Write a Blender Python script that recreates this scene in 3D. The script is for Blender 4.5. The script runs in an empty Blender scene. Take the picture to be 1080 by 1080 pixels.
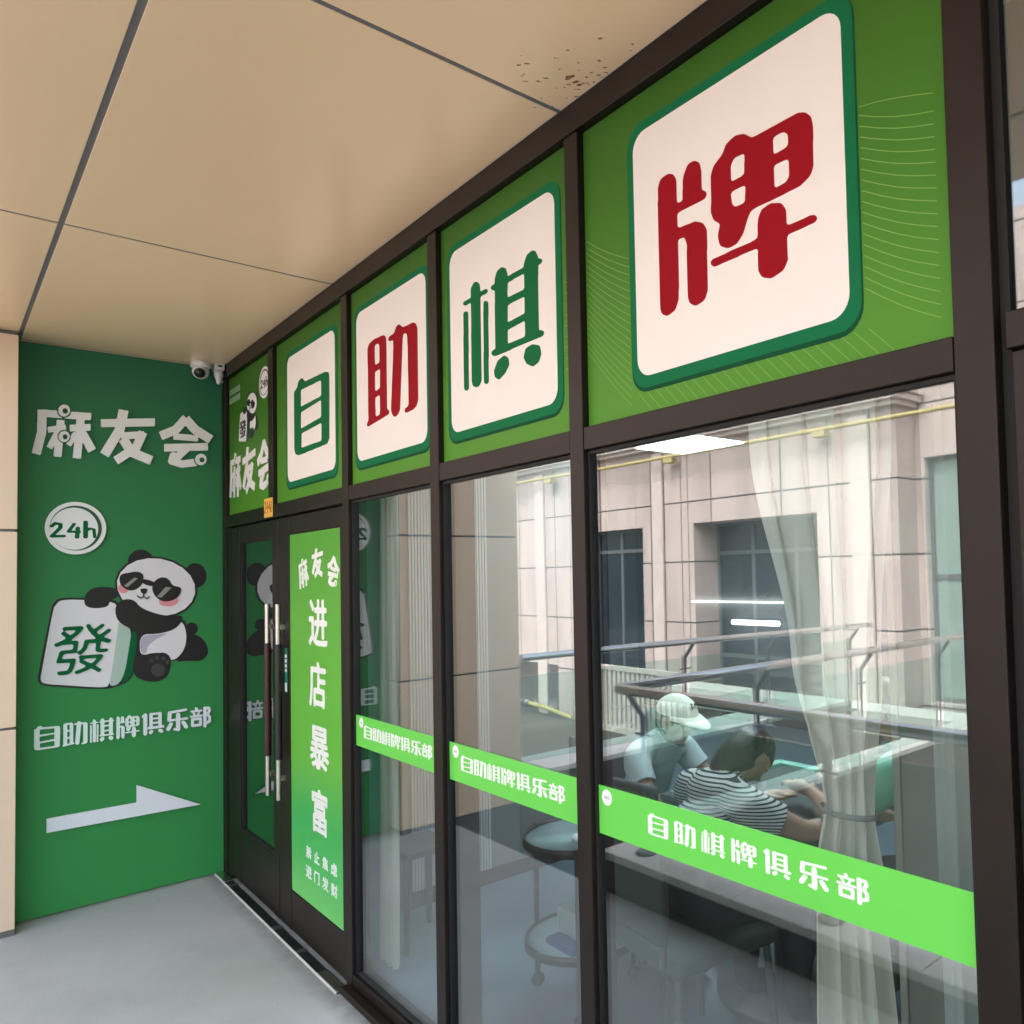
import bpy, bmesh, math, random
from mathutils import Vector, Matrix

# ---------------------------------------------------------------- camera, sky, sun, exposure
scene = bpy.context.scene
cam = bpy.data.cameras.new('camera'); cam_o = bpy.data.objects.new('camera', cam); scene.collection.objects.link(cam_o); scene.camera = cam_o
CX, CY, CZ = 5.1834, -1.2593, 1.65
YAW, PITCH, ROLL, FPX, PX0, PY0 = 0.8034, 0.0379, -0.0257, 834.69, 727.36, 570.23
fwd = Vector((-math.sin(YAW)*math.cos(PITCH), math.cos(YAW)*math.cos(PITCH), math.sin(PITCH)))
rt = fwd.cross(Vector((0, 0, 1))).normalized(); up_ = rt.cross(fwd)
r2 = rt*math.cos(ROLL)+up_*math.sin(ROLL); u2 = -rt*math.sin(ROLL)+up_*math.cos(ROLL)
cam_o.matrix_world = Matrix(((r2.x, u2.x, -fwd.x, CX), (r2.y, u2.y, -fwd.y, CY), (r2.z, u2.z, -fwd.z, CZ), (0, 0, 0, 1)))
cam.sensor_width = 36; cam.sensor_fit = 'HORIZONTAL'; cam.lens = FPX/1080*36
cam.shift_x = (540-PX0)/1080; cam.shift_y = (PY0-540)/1080
cam.clip_start = 0.02; cam.clip_end = 500

w = bpy.data.worlds.new('World'); scene.world = w; w.use_nodes = True
nt = w.node_tree; bg = nt.nodes['Background']; sky = nt.nodes.new('ShaderNodeTexSky'); sky.sky_type = 'NISHITA'; sky.sun_disc = False
SUN_EL, SUN_AZ = math.radians(56), math.radians(18)
sky.sun_elevation = SUN_EL; sky.sun_rotation = SUN_AZ; sky.air_density = 1.6; sky.dust_density = 5.0; sky.ozone_density = 1.0
hs = nt.nodes.new('ShaderNodeHueSaturation'); hs.inputs['Saturation'].default_value = 0.62
nt.links.new(sky.outputs[0], hs.inputs['Color']); nt.links.new(hs.outputs[0], bg.inputs['Color']); bg.inputs['Strength'].default_value = 0.15
sun = bpy.data.lights.new('sun', 'SUN'); sun.energy = 0.8; sun.angle = math.radians(20); sun.color = (1, 0.98, 0.95)
sun_o = bpy.data.objects.new('sun', sun); scene.collection.objects.link(sun_o)
sd = Vector((math.sin(SUN_AZ)*math.cos(SUN_EL), math.cos(SUN_AZ)*math.cos(SUN_EL), math.sin(SUN_EL)))
sun_o.rotation_euler = sd.to_track_quat('Z', 'Y').to_euler()
scene.view_settings.view_transform = 'Standard'; scene.view_settings.look = 'None'; scene.view_settings.gamma = 1.0; scene.view_settings.exposure = 2.5
scene.view_settings.use_curve_mapping = False
cy_ = scene.cycles; cy_.max_bounces = 10; cy_.diffuse_bounces = 5; cy_.glossy_bounces = 6; cy_.transparent_max_bounces = 24

# ---------------------------------------------------------------- letter outlines (0..1000 boxes) and the panda outline

GLYPHS = {
 '自': '126,2 94,11 67,20 49,27 40,32 29,44 11,76 5,90 1,104 0,131 0,839 2,857 6,866 10,871 21,878 76,897 89,905 100,916 130,968 137,976 144,981 158,986 198,995 216,999 230,1000 244,998 253,994 325,941 339,933 353,930 371,929 466,928 511,924 616,924 661,920 765,919 811,915 879,914 902,910 956,894 970,889 979,882 984,875 991,861 996,843 999,825 1000,592 996,537 995,332 991,277 991,90 988,76 984,67 970,50 950,31 938,21 924,15 911,14 811,13 756,9 598,9 548,5 380,4 325,0 153,0|629,81 607,83 588,84 253,84 239,85 230,87 224,90 220,95 217,104 216,113 216,149 220,186 220,245 222,259 225,263 229,268 239,273 271,275 298,278 348,279 389,283 439,283 471,287 520,288 557,292 607,293 638,296 688,297 725,301 756,301 770,299 776,295 780,291 784,282 785,273 785,113 783,99 779,90 774,86 770,83 756,80 652,80|226,341 216,342 212,345 207,349 203,359 202,373 206,428 207,528 209,537 211,542 214,546 221,551 230,554 244,556 285,557 316,561 357,562 389,565 430,566 461,570 502,571 534,575 575,576 607,579 647,580 679,584 720,585 752,588 761,587 770,584 774,580 778,574 780,565 780,551 780,405 779,396 776,387 772,382 765,378 752,374 738,372 697,371 666,368 625,367 593,363 552,362 520,359 480,358 448,354 407,353 375,349 334,348 303,345 262,344|230,628 221,630 216,632 212,636 207,647 206,661 207,688 211,729 211,825 213,834 215,839 220,843 226,846 239,848 285,845 466,844 520,840 706,840 765,834 776,829 780,825 782,820 784,811 785,797 784,665 782,656 779,650 774,646 765,641 752,638 734,637 552,636 498,632 316,632 298,631 266,628',
 '助': '571,2 558,7 543,16 531,26 523,35 515,49 503,76 499,90 497,103 499,140 504,195 512,263 518,341 525,410 541,583 549,656 549,716 554,761 555,844 552,853 548,857 543,860 534,863 488,869 475,875 468,880 462,889 461,894 460,903 464,912 468,917 475,921 479,923 516,928 552,930 566,933 575,939 580,944 601,976 612,988 621,993 630,996 644,999 658,1000 672,997 681,992 708,972 731,953 740,948 749,945 818,939 905,938 919,936 933,932 955,921 969,910 980,894 994,866 999,848 1000,825 999,103 997,90 992,76 978,49 969,36 963,30 955,25 919,9 901,5 864,4 832,0 791,0 777,3 768,7 762,12 756,21 755,26 755,35 759,42 763,48 772,53 800,58 814,64 821,71 827,81 830,90 831,99 829,140 828,396 824,451 824,707 820,752 819,812 816,825 813,834 806,848 799,857 791,864 781,866 768,867 759,866 749,862 745,858 739,848 736,834 731,798 724,707 721,679 720,652 712,579 711,547 708,524 706,492 699,414 697,382 690,309 688,277 680,195 679,167 669,67 663,53 656,44 635,22 621,12 607,6 594,3 580,1|17,6 7,12 3,18 0,26 0,35 4,44 7,50 26,67 32,76 35,85 36,99 36,117 33,144 32,167 32,697 31,716 28,743 27,761 27,898 28,912 30,921 34,930 44,944 56,958 67,966 76,971 85,974 145,987 163,988 204,988 250,984 319,983 342,980 365,974 378,969 388,963 399,953 406,944 413,930 416,921 418,912 418,889 419,144 420,131 424,121 433,113 452,101 458,94 461,85 461,76 460,71 454,62 448,58 438,54 424,52 58,5 30,3|209,85 200,87 194,90 190,94 187,99 185,108 185,163 180,208 180,272 182,291 186,300 191,305 200,309 246,314 259,313 269,310 274,304 278,295 279,286 279,154 278,135 273,108 269,97 264,93 259,91 250,89|191,385 186,389 183,396 180,410 180,569 181,583 183,592 185,597 189,601 200,606 255,611 264,611 273,609 279,606 283,601 287,592 288,583 284,537 283,423 283,414 281,405 278,400 273,395 269,393 259,390 209,382 200,382|209,684 200,685 194,688 190,693 187,697 185,707 180,761 181,889 184,903 188,908 195,913 204,916 214,917 236,917 250,913 264,903 273,892 277,880 279,857 278,711 276,702 274,697 270,693 264,690 255,688',
 '棋': '308,0 290,7 281,15 275,28 274,46 274,284 279,330 279,673 283,700 283,746 285,760 290,769 295,772 304,773 322,767 331,761 337,755 345,741 347,719 347,632 343,595 343,252 338,211 338,23 336,14 330,5 321,0|468,0 459,3 450,9 425,28 417,37 412,51 408,78 407,92 410,101 443,156 450,166 459,174 473,180 523,195 532,196 542,195 551,190 577,170 587,158 593,138 597,106 596,96 584,78 562,51 546,35 487,4 478,1|43,5 34,6 25,9 10,19 2,30 0,46 0,522 5,568 5,746 6,755 10,765 16,769 25,771 34,770 43,767 62,757 70,746 72,737 73,728 73,394 69,348 68,32 67,23 62,14 53,7|171,4 158,9 135,22 128,28 120,42 113,64 110,78 110,517 114,563 114,797 113,815 107,823 98,826 80,826 53,822 34,826 21,833 11,841 6,847 3,856 7,865 11,869 21,871 94,872 103,873 107,876 112,881 114,888 114,948 117,961 126,973 149,994 158,999 171,1000 185,998 199,993 210,984 232,961 237,948 242,916 244,893 249,885 258,882 304,881 318,880 327,875 336,867 340,860 343,851 342,847 340,842 333,838 327,836 267,835 254,834 247,829 243,819 242,55 239,46 235,38 225,23 217,14 208,8 194,4 181,3|875,4 861,9 807,42 797,53 772,101 769,115 774,133 790,174 793,179 799,183 825,189 857,194 875,193 893,186 939,166 946,160 953,151 963,115 967,87 965,78 947,37 939,26 930,20 889,6|423,225 401,234 391,241 382,252 378,261 378,266 381,275 386,280 395,285 421,289 426,293 429,302 430,682 434,719 434,806 433,815 427,824 404,836 388,851 384,861 383,865 386,873 395,880 423,883 431,888 434,897 435,920 436,929 459,976 466,984 473,989 505,998 519,999 528,997 551,985 571,970 577,961 583,943 592,916 596,895 603,888 615,886 651,890 766,890 779,892 784,894 788,899 794,925 813,961 820,973 829,982 839,986 852,989 880,995 893,992 912,983 921,975 927,966 944,929 954,902 958,897 976,889 983,884 991,874 995,865 994,856 989,849 980,845 967,844 957,841 953,836 951,829 950,774 946,737 946,316 947,298 953,290 980,279 989,272 995,266 999,259 1000,252 999,243 997,238 992,234 985,230 976,228 962,227 651,227 606,222 441,222|596,288 588,293 586,298 585,307 585,394 587,403 592,410 596,411 615,411 633,414 674,415 697,419 738,419 766,423 779,422 787,417 789,412 791,403 791,307 789,298 784,290 775,287 766,286 610,286|596,480 589,485 586,495 589,517 590,614 592,623 596,627 628,633 651,634 770,634 779,633 787,627 789,623 791,614 791,508 788,495 784,490 775,488 747,487 724,484 674,483 642,479 606,479|601,700 596,702 591,710 590,728 590,760 594,787 595,815 596,822 601,827 610,830 651,831 674,835 688,835 770,835 779,834 787,829 789,824 791,815 791,719 789,710 784,702 775,699 766,698 615,698',
 '牌': '261,3 253,5 246,10 230,22 222,31 217,38 214,46 207,73 206,85 205,100 205,376 206,395 208,422 208,438 203,461 195,488 192,493 188,497 180,501 172,503 161,504 153,503 149,500 146,496 144,484 143,178 140,147 138,97 136,85 127,62 116,35 110,27 106,24 99,19 87,15 68,8 56,6 48,7 41,10 28,19 17,29 11,38 7,46 5,54 1,77 0,104 0,814 0,829 4,860 4,922 5,934 8,946 14,965 19,977 24,984 29,989 37,993 44,995 64,998 75,998 87,996 99,991 110,984 119,977 126,966 133,951 140,934 143,919 143,791 144,775 146,767 149,763 153,760 161,757 168,756 176,758 180,761 184,767 185,775 186,814 189,845 190,888 193,911 197,926 202,938 218,969 226,981 234,987 246,990 265,989 277,986 288,978 304,962 309,953 313,942 319,907 321,891 321,787 322,771 324,763 327,760 342,745 346,740 350,732 352,725 353,717 349,705 343,698 339,695 327,692 176,692 161,691 153,688 147,682 144,674 143,667 144,605 145,597 150,589 157,584 172,581 207,579 234,576 261,575 269,573 277,570 311,547 323,536 328,527 337,508 343,492 347,480 348,461 348,368 344,321 345,248 344,100 343,77 340,66 328,35 324,27 319,21 311,15 296,9 273,4|729,3 702,17 691,26 682,38 669,69 667,81 666,97 666,170 668,201 665,209 660,215 652,218 644,219 578,219 563,218 536,215 447,215 416,212 404,212 397,213 389,216 379,225 371,236 368,248 370,256 373,261 381,267 389,268 466,269 505,274 621,273 648,277 660,281 666,287 667,290 669,298 670,364 673,391 678,411 688,434 695,444 698,448 706,452 733,459 749,461 760,458 799,440 811,431 818,419 831,391 834,380 836,364 836,302 838,294 843,287 849,283 861,281 927,281 962,284 973,282 985,277 992,271 997,263 1000,252 999,244 996,240 993,236 989,234 981,231 950,230 919,227 857,226 849,225 843,221 838,213 836,197 836,116 838,81 837,73 834,66 823,42 816,31 811,24 803,18 795,15 753,1 741,0|489,297 482,300 474,303 449,321 437,333 431,344 428,356 423,384 421,407 423,422 433,461 434,469 434,477 431,483 428,488 403,515 395,527 392,535 387,550 380,577 379,605 383,651 384,818 387,833 395,857 401,872 408,883 416,891 449,915 462,927 470,938 484,969 489,976 493,980 505,986 528,996 540,999 548,1000 559,999 571,995 590,988 602,982 613,973 644,938 652,932 660,930 679,928 907,928 919,926 928,922 942,915 954,907 962,899 968,891 980,872 985,861 989,841 994,798 994,736 991,698 990,574 988,562 984,546 978,531 973,522 965,514 950,503 923,488 915,485 907,484 896,483 853,482 822,479 780,478 753,477 675,478 656,476 640,472 635,469 630,465 622,453 609,426 587,364 582,353 575,341 555,318 544,306 532,301 505,296|548,542 540,544 532,550 523,562 518,574 515,589 512,632 513,639 515,643 518,647 524,651 528,652 540,653 575,653 590,651 597,647 600,643 602,639 603,632 603,620 600,589 599,562 598,554 594,546 586,542 571,541|784,545 780,548 776,554 774,566 774,659 774,667 776,674 778,678 782,682 787,684 791,685 838,684 845,682 849,680 853,677 857,670 859,659 859,585 857,574 853,566 848,558 842,552 838,549 830,546 795,543 787,543|524,720 520,723 517,729 515,736 515,744 515,810 517,822 521,833 532,850 539,857 544,859 551,861 559,860 586,858 594,855 598,852 602,845 603,829 603,814 600,787 599,740 598,732 596,729 590,723 586,721 578,719 536,718 528,718|791,752 784,754 780,757 776,763 775,767 774,779 774,829 774,841 776,849 781,857 787,860 791,861 815,862 822,861 830,859 838,855 845,847 853,837 856,829 858,822 859,806 859,783 857,771 853,763 848,760 842,757 830,755',
 '俱': '131,2 109,12 91,26 75,49 70,62 69,71 68,780 63,790 59,792 36,799 23,807 13,816 6,825 2,834 0,857 2,875 10,893 27,910 68,942 83,965 95,978 109,988 122,994 136,999 150,1000 163,998 182,991 191,987 207,974 214,965 224,947 231,915 231,94 229,76 224,53 214,35 207,26 186,11 163,2 145,0|368,30 350,36 337,44 323,58 315,71 311,85 309,107 310,121 316,134 332,157 364,189 377,200 396,211 414,217 427,218 450,213 464,207 477,198 486,189 492,180 498,166 500,152 499,134 497,121 491,108 482,95 473,85 441,53 427,43 414,35 396,28 382,27|855,30 828,41 769,81 751,99 739,121 735,134 734,143 736,157 741,175 750,189 758,198 773,209 782,213 801,218 810,218 832,214 851,206 878,190 919,161 935,143 944,125 949,107 949,94 942,71 928,50 910,37 892,30 873,27|295,260 277,268 266,279 257,297 255,319 257,328 261,338 268,347 277,355 291,362 323,366 328,369 332,378 332,911 334,924 339,942 348,960 357,969 373,980 386,985 400,987 418,986 450,978 468,978 755,978 769,979 796,986 814,987 832,984 851,974 864,962 874,947 880,924 882,911 883,378 886,369 892,366 901,364 960,363 974,358 983,352 994,338 998,328 1000,319 999,297 997,288 991,279 982,270 969,263 955,259 942,257 323,257 309,257|496,364 487,366 482,368 479,374 477,383 477,468 481,477 487,481 500,482 719,482 728,481 732,478 736,473 737,459 737,383 736,374 733,369 728,366 714,364|496,558 487,560 481,563 479,568 477,577 477,666 481,676 487,679 500,681 719,681 728,679 732,677 736,672 737,658 737,577 736,568 733,563 728,560 714,558|496,757 487,758 481,762 479,766 477,775 477,865 481,875 487,878 500,880 719,879 728,878 732,875 736,870 737,857 737,775 736,766 733,762 728,758 714,757',
 '乐': '523,3 500,10 477,24 463,29 372,47 359,51 345,58 333,67 326,76 320,90 318,112 321,126 331,142 345,153 359,159 377,162 395,161 418,158 436,156 441,158 445,167 446,466 445,475 441,484 432,488 418,489 168,489 136,485 117,485 95,492 78,502 64,516 55,529 50,547 50,602 54,629 55,670 58,693 59,733 63,761 64,801 67,824 68,869 76,910 86,928 99,943 117,953 140,959 168,959 195,954 240,955 268,959 309,960 331,963 377,964 400,968 440,969 463,973 504,973 527,977 564,978 591,982 632,983 655,986 696,987 718,991 759,992 782,995 823,996 846,1000 910,1000 928,996 941,989 953,978 962,960 963,946 959,933 950,919 937,907 919,899 873,893 832,892 809,888 773,888 746,884 705,883 682,879 641,878 618,875 577,874 555,870 518,869 491,866 450,865 427,861 386,860 359,856 318,856 295,852 254,851 239,847 234,842 232,837 227,797 226,751 222,729 221,688 218,665 217,624 214,602 217,593 222,589 236,588 422,588 432,588 441,592 444,597 446,606 446,760 453,792 458,801 468,815 482,828 491,834 518,844 550,846 564,844 577,840 600,827 609,819 616,810 627,788 631,765 632,606 633,597 636,592 646,588 655,588 941,587 964,583 978,577 991,566 997,556 1000,547 1000,534 999,525 995,516 989,507 982,500 973,495 960,491 937,489 655,489 641,487 636,484 632,475 631,466 631,90 630,67 625,53 616,40 605,26 591,16 577,9 555,1 536,0|63,71 45,78 31,86 14,103 5,117 0,135 0,158 3,171 10,189 110,371 131,407 145,425 158,436 172,443 199,451 222,450 250,442 263,433 277,421 284,411 291,398 294,384 294,366 293,353 288,339 168,121 149,95 136,84 117,74 108,72 86,68|896,71 882,75 860,87 850,95 837,112 711,321 698,348 693,362 692,375 695,389 702,407 709,419 718,429 746,444 773,451 791,450 819,442 832,434 841,426 855,411 867,393 994,180 999,162 1000,135 995,117 987,103 968,85 946,74 919,68',
 '部': '696,2 673,10 655,26 648,35 643,44 637,66 636,584 637,915 638,928 642,942 649,956 659,969 668,976 682,982 696,986 709,987 732,984 759,970 778,965 846,964 873,960 900,959 914,958 928,952 941,943 950,932 960,915 989,806 991,792 990,774 976,738 917,615 915,602 923,586 988,497 998,479 1000,461 1000,271 998,252 991,238 982,227 964,215 914,190 841,158 828,154 818,153 791,158 787,157 783,153 782,144 781,66 776,48 770,35 755,17 737,7 714,0|104,98 86,104 68,116 58,130 55,144 55,457 58,475 64,484 72,493 81,500 90,504 104,509 118,510 482,511 500,510 514,507 528,502 541,492 553,475 557,466 558,452 559,166 558,148 554,135 547,121 539,112 532,107 518,101 500,96 486,94 131,94 118,95|195,216 186,217 181,220 178,225 177,234 177,375 178,384 181,389 190,393 200,393 409,394 423,393 432,389 435,384 437,375 437,243 436,230 432,220 423,216 413,216|787,268 784,271 782,278 782,302 782,534 783,547 787,553 791,553 800,545 870,452 876,438 878,416 878,325 877,316 874,307 864,300 800,269 791,267|36,542 22,547 13,553 6,561 1,575 0,588 2,602 8,613 18,621 27,626 40,628 163,629 172,633 173,638 169,652 126,742 124,751 124,770 122,774 113,779 68,780 54,785 45,790 35,801 29,815 28,829 33,842 38,851 45,858 54,863 68,868 236,869 245,870 250,873 253,878 253,883 242,933 242,960 245,969 250,978 259,987 268,994 277,998 286,1000 309,999 327,992 339,983 348,969 355,946 372,880 376,874 382,871 395,869 545,868 555,865 564,859 573,851 579,842 584,829 583,815 576,801 564,789 555,784 541,780 491,779 482,776 479,774 477,770 476,747 471,733 426,656 419,638 420,633 423,631 432,629 577,628 591,626 600,623 610,615 618,606 622,597 623,588 622,575 619,565 613,556 605,550 595,545 582,541 559,539 63,539 49,539|272,629 263,630 258,633 256,638 256,656 252,670 210,760 208,770 209,774 218,778 231,779 377,779 386,778 391,775 393,770 390,760 354,697 340,670 337,656 336,638 334,633 332,631 322,629|787,640 783,647 782,665 782,833 786,842 791,845 805,847 823,846 841,842 849,838 852,833 861,801 862,788 828,713 796,649 791,642',
 '麻': '684,1 675,4 638,5 634,7 631,11 631,25 635,39 636,84 640,98 640,144 645,158 645,208 649,221 650,267 654,281 654,304 652,311 647,309 643,301 605,226 601,221 597,220 592,221 536,258 528,266 527,272 535,285 545,295 556,302 565,311 584,340 589,349 599,381 600,427 635,496 638,500 643,502 647,501 661,493 665,494 668,500 668,509 667,514 661,516 652,516 638,511 620,511 606,507 592,507 588,510 585,518 585,569 581,582 581,623 583,628 588,630 597,630 611,635 629,635 643,639 656,640 679,647 681,655 682,687 686,701 686,742 683,747 675,749 656,749 638,744 524,744 505,745 498,747 501,752 514,755 542,768 560,781 572,792 593,829 602,856 604,875 606,879 611,881 675,882 693,886 848,886 867,890 922,890 926,888 928,879 924,865 924,797 919,783 919,760 917,756 912,754 880,753 867,749 830,749 821,747 819,742 818,724 814,710 814,674 816,669 821,667 830,667 848,671 867,672 880,676 894,676 903,679 908,677 910,674 915,646 915,564 912,555 894,548 876,548 862,544 844,542 842,541 841,537 996,226 1000,217 1000,212 987,199 966,185 917,147 890,129 885,128 879,135 833,226 827,244 799,299 793,309 789,311 782,285 782,240 778,226 777,180 773,167 773,121 769,107 768,57 764,43 763,7 761,2 752,0 693,0|364,10 354,13 341,14 336,16 334,21 334,71 338,84 339,139 343,158 342,212 345,217 345,224 341,221 340,212 331,199 319,167 309,146 304,146 300,147 245,175 230,185 227,190 248,249 328,445 334,464 333,468 327,469 290,460 272,453 254,449 249,451 243,477 242,505 238,518 238,546 239,550 245,556 277,563 327,579 359,586 368,591 370,596 371,619 375,633 375,687 376,692 382,701 391,703 492,703 496,701 498,692 498,642 496,633 497,628 510,625 516,610 517,591 521,578 522,559 526,546 526,532 524,528 519,526 482,525 464,519 455,515 437,502 423,488 408,464 395,436 393,422 389,409 389,372 395,349 404,327 416,308 432,292 464,275 469,272 471,267 471,226 466,208 466,158 462,144 462,89 458,75 457,21 455,15 450,11 446,9 373,9|107,24 80,32 71,32 16,45 7,46 2,48 0,57 0,66 9,103 9,112 13,126 14,135 18,148 18,158 23,171 23,180 27,194 28,208 32,221 32,231 36,244 37,253 41,267 41,276 50,313 55,345 59,359 60,372 64,386 64,395 68,409 69,418 78,454 78,614 82,637 83,856 85,861 89,863 121,863 135,868 162,868 176,872 208,873 217,875 236,872 313,872 332,877 373,877 377,874 379,870 380,847 384,834 386,820 408,783 426,765 460,752 463,747 455,745 437,744 418,740 231,740 222,737 220,728 219,500 215,482 215,422 211,409 210,400 206,386 205,372 197,345 196,336 192,322 192,313 188,299 187,290 183,276 183,267 179,253 178,244 174,231 174,221 169,208 169,199 165,185 164,176 160,162 160,153 156,139 155,130 151,116 151,107 147,94 146,84 142,71 142,62 137,48 136,34 130,23 126,22|469,298 440,313 426,331 417,349 408,377 407,404 417,436 422,445 431,464 444,482 473,497 487,501 510,502 528,497 537,492 551,482 566,464 570,454 581,422 581,390 575,372 557,336 537,315 519,303 510,298 496,297|501,344 486,349 481,354 477,363 471,381 472,409 481,427 492,437 505,443 524,443 533,438 547,422 549,413 549,377 547,372 538,359 530,349 510,343|482,778 473,781 460,782 441,791 417,815 413,824 403,856 403,920 404,925 428,963 455,990 464,994 482,1000 519,1000 539,993 566,966 575,948 580,934 585,911 585,893 581,879 581,870 575,847 570,838 553,815 533,795 514,782 501,781 487,777|492,832 481,838 477,843 472,852 467,870 468,902 477,920 487,931 501,936 528,935 547,917 552,902 553,884 548,861 540,847 528,837 519,832 505,829',
 '友': '316,0 311,5 237,115 235,124 237,129 255,143 277,156 306,179 325,192 388,239 409,252 427,266 430,271 427,280 400,321 388,335 359,380 347,394 334,417 334,422 338,426 371,448 375,454 372,499 371,500 366,499 354,476 347,467 336,444 329,435 317,412 311,403 299,380 292,371 281,348 274,339 263,316 256,307 244,284 237,275 226,252 219,243 208,220 201,211 189,188 183,179 166,147 160,138 147,115 142,113 138,114 129,118 110,130 69,151 60,157 19,178 4,188 0,193 0,197 4,207 11,216 22,239 29,248 77,335 84,344 96,367 102,376 114,399 134,431 146,454 153,463 164,486 171,495 183,518 189,527 201,550 208,559 219,582 226,591 237,614 244,623 258,650 260,664 259,669 257,670 234,671 220,667 188,666 175,662 147,661 133,657 101,657 88,653 60,652 46,648 19,648 10,650 8,659 7,751 3,769 3,778 5,784 10,788 14,790 42,790 56,794 83,795 97,799 124,799 138,803 165,804 179,808 207,808 220,812 248,813 261,817 284,818 289,820 295,838 296,847 300,861 300,874 305,888 305,897 309,911 310,920 318,957 319,970 323,984 324,993 325,998 330,1000 367,1000 380,996 417,995 431,991 463,991 476,987 495,986 499,984 501,980 501,970 497,957 497,948 493,934 492,925 488,911 488,902 483,888 483,879 479,865 478,856 476,847 477,842 481,841 495,840 508,844 531,845 545,849 572,849 586,854 614,854 627,858 655,859 668,863 696,863 710,867 737,868 751,872 778,872 792,876 819,877 833,881 861,882 874,886 902,886 915,890 943,891 957,895 984,895 993,898 998,896 1000,888 1000,765 1000,755 997,751 993,749 975,748 961,744 929,744 915,740 888,739 874,735 842,735 828,731 801,730 787,726 755,726 742,721 714,721 700,717 668,716 655,712 627,712 614,708 582,707 568,703 536,703 522,699 495,698 481,694 453,694 449,692 443,687 441,669 433,641 433,632 424,600 426,592 431,590 440,593 463,593 476,597 495,598 508,602 527,602 540,607 563,607 577,611 595,612 609,616 627,616 641,620 664,621 691,627 700,646 705,647 723,642 742,634 764,634 778,639 783,638 787,636 792,618 815,608 851,595 852,591 850,586 818,518 816,508 800,476 798,467 782,435 779,426 763,394 761,385 745,353 743,344 727,312 724,303 709,280 710,275 723,270 746,263 760,256 879,217 893,210 957,189 965,184 966,179 962,165 942,120 912,42 906,31 902,27 893,27 838,45 824,52 760,73 746,80 682,100 668,107 604,128 591,134 550,148 536,149 530,147 485,114 453,93 441,83 420,69 376,36 342,14 330,4 321,0|572,379 567,385 528,444 516,458 511,467 512,472 518,474 536,474 550,479 568,479 582,483 600,484 614,488 623,487 626,486 628,481 603,426 601,417 582,380 577,377',
 '会': '400,1 217,47 189,56 176,69 170,79 165,93 162,107 161,120 168,139 184,207 193,234 207,262 217,272 235,281 253,287 276,286 290,281 299,274 308,274 333,298 337,303 337,307 327,309 313,305 286,305 272,301 240,300 226,296 194,296 180,291 153,291 139,287 107,286 98,284 93,285 92,289 91,303 91,412 93,421 102,427 107,428 135,428 148,432 180,433 194,437 221,437 235,441 263,442 276,446 304,446 318,450 350,451 363,455 391,455 404,460 432,460 446,464 473,465 487,469 519,469 533,473 560,474 574,478 601,478 615,482 642,483 656,487 684,487 697,491 729,492 743,496 771,496 784,501 812,501 825,505 853,506 867,510 889,510 894,508 896,498 897,462 901,448 901,439 901,376 899,371 894,368 885,364 853,364 839,360 812,359 798,355 766,355 752,351 725,350 711,346 679,346 665,342 633,341 620,337 592,337 578,332 546,331 544,330 542,321 537,314 384,161 383,157 386,152 427,142 455,150 464,150 478,154 487,155 501,159 510,159 523,164 555,169 610,182 624,183 629,181 631,175 631,152 641,120 646,111 659,93 686,66 689,61 688,57 679,51 661,47 647,45 633,41 624,41 610,36 601,36 587,32 578,31 565,27 555,27 542,23 528,22 514,18 505,18 491,14 482,13 469,9 459,9 423,0|738,74 716,83 696,98 686,107 673,125 669,134 659,166 659,184 664,207 673,230 686,248 702,264 725,281 734,285 748,287 761,291 793,291 803,290 832,275 859,248 863,239 873,207 872,166 868,152 854,125 841,107 835,101 821,92 803,83 780,74 766,73|766,129 751,139 747,143 742,152 736,166 737,184 748,204 761,217 771,222 789,227 803,226 821,217 831,207 836,198 839,180 836,161 831,152 823,143 813,134 803,129 775,127|61,501 57,503 55,508 42,535 21,590 10,612 7,621 1,635 0,640 2,645 6,650 38,666 48,673 144,721 153,727 240,770 253,779 276,810 288,822 297,835 306,845 315,858 345,893 363,919 393,954 402,968 411,977 421,990 432,1000 436,1000 441,997 476,968 491,957 496,955 501,957 514,970 526,986 537,997 542,998 546,997 567,977 576,963 635,904 645,890 704,831 714,817 789,777 798,771 839,750 848,743 880,727 889,721 972,677 981,670 995,663 1000,658 1000,653 996,644 989,635 968,599 952,576 918,517 912,512 908,511 899,515 880,525 871,531 839,547 830,554 789,575 780,582 725,611 720,610 715,603 713,594 713,539 712,535 707,526 702,524 258,524 254,526 253,530 256,539 256,571 260,590 258,596 253,597 194,568 176,557 75,506|597,639 583,642 354,642 345,643 344,644 344,649 375,681 384,694 393,703 402,717 432,752 450,778 462,790 471,804 478,809 482,809 489,804 521,772 530,758 590,699 600,685 607,681 624,666 647,654 662,644 663,640 656,638 606,637',
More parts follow.
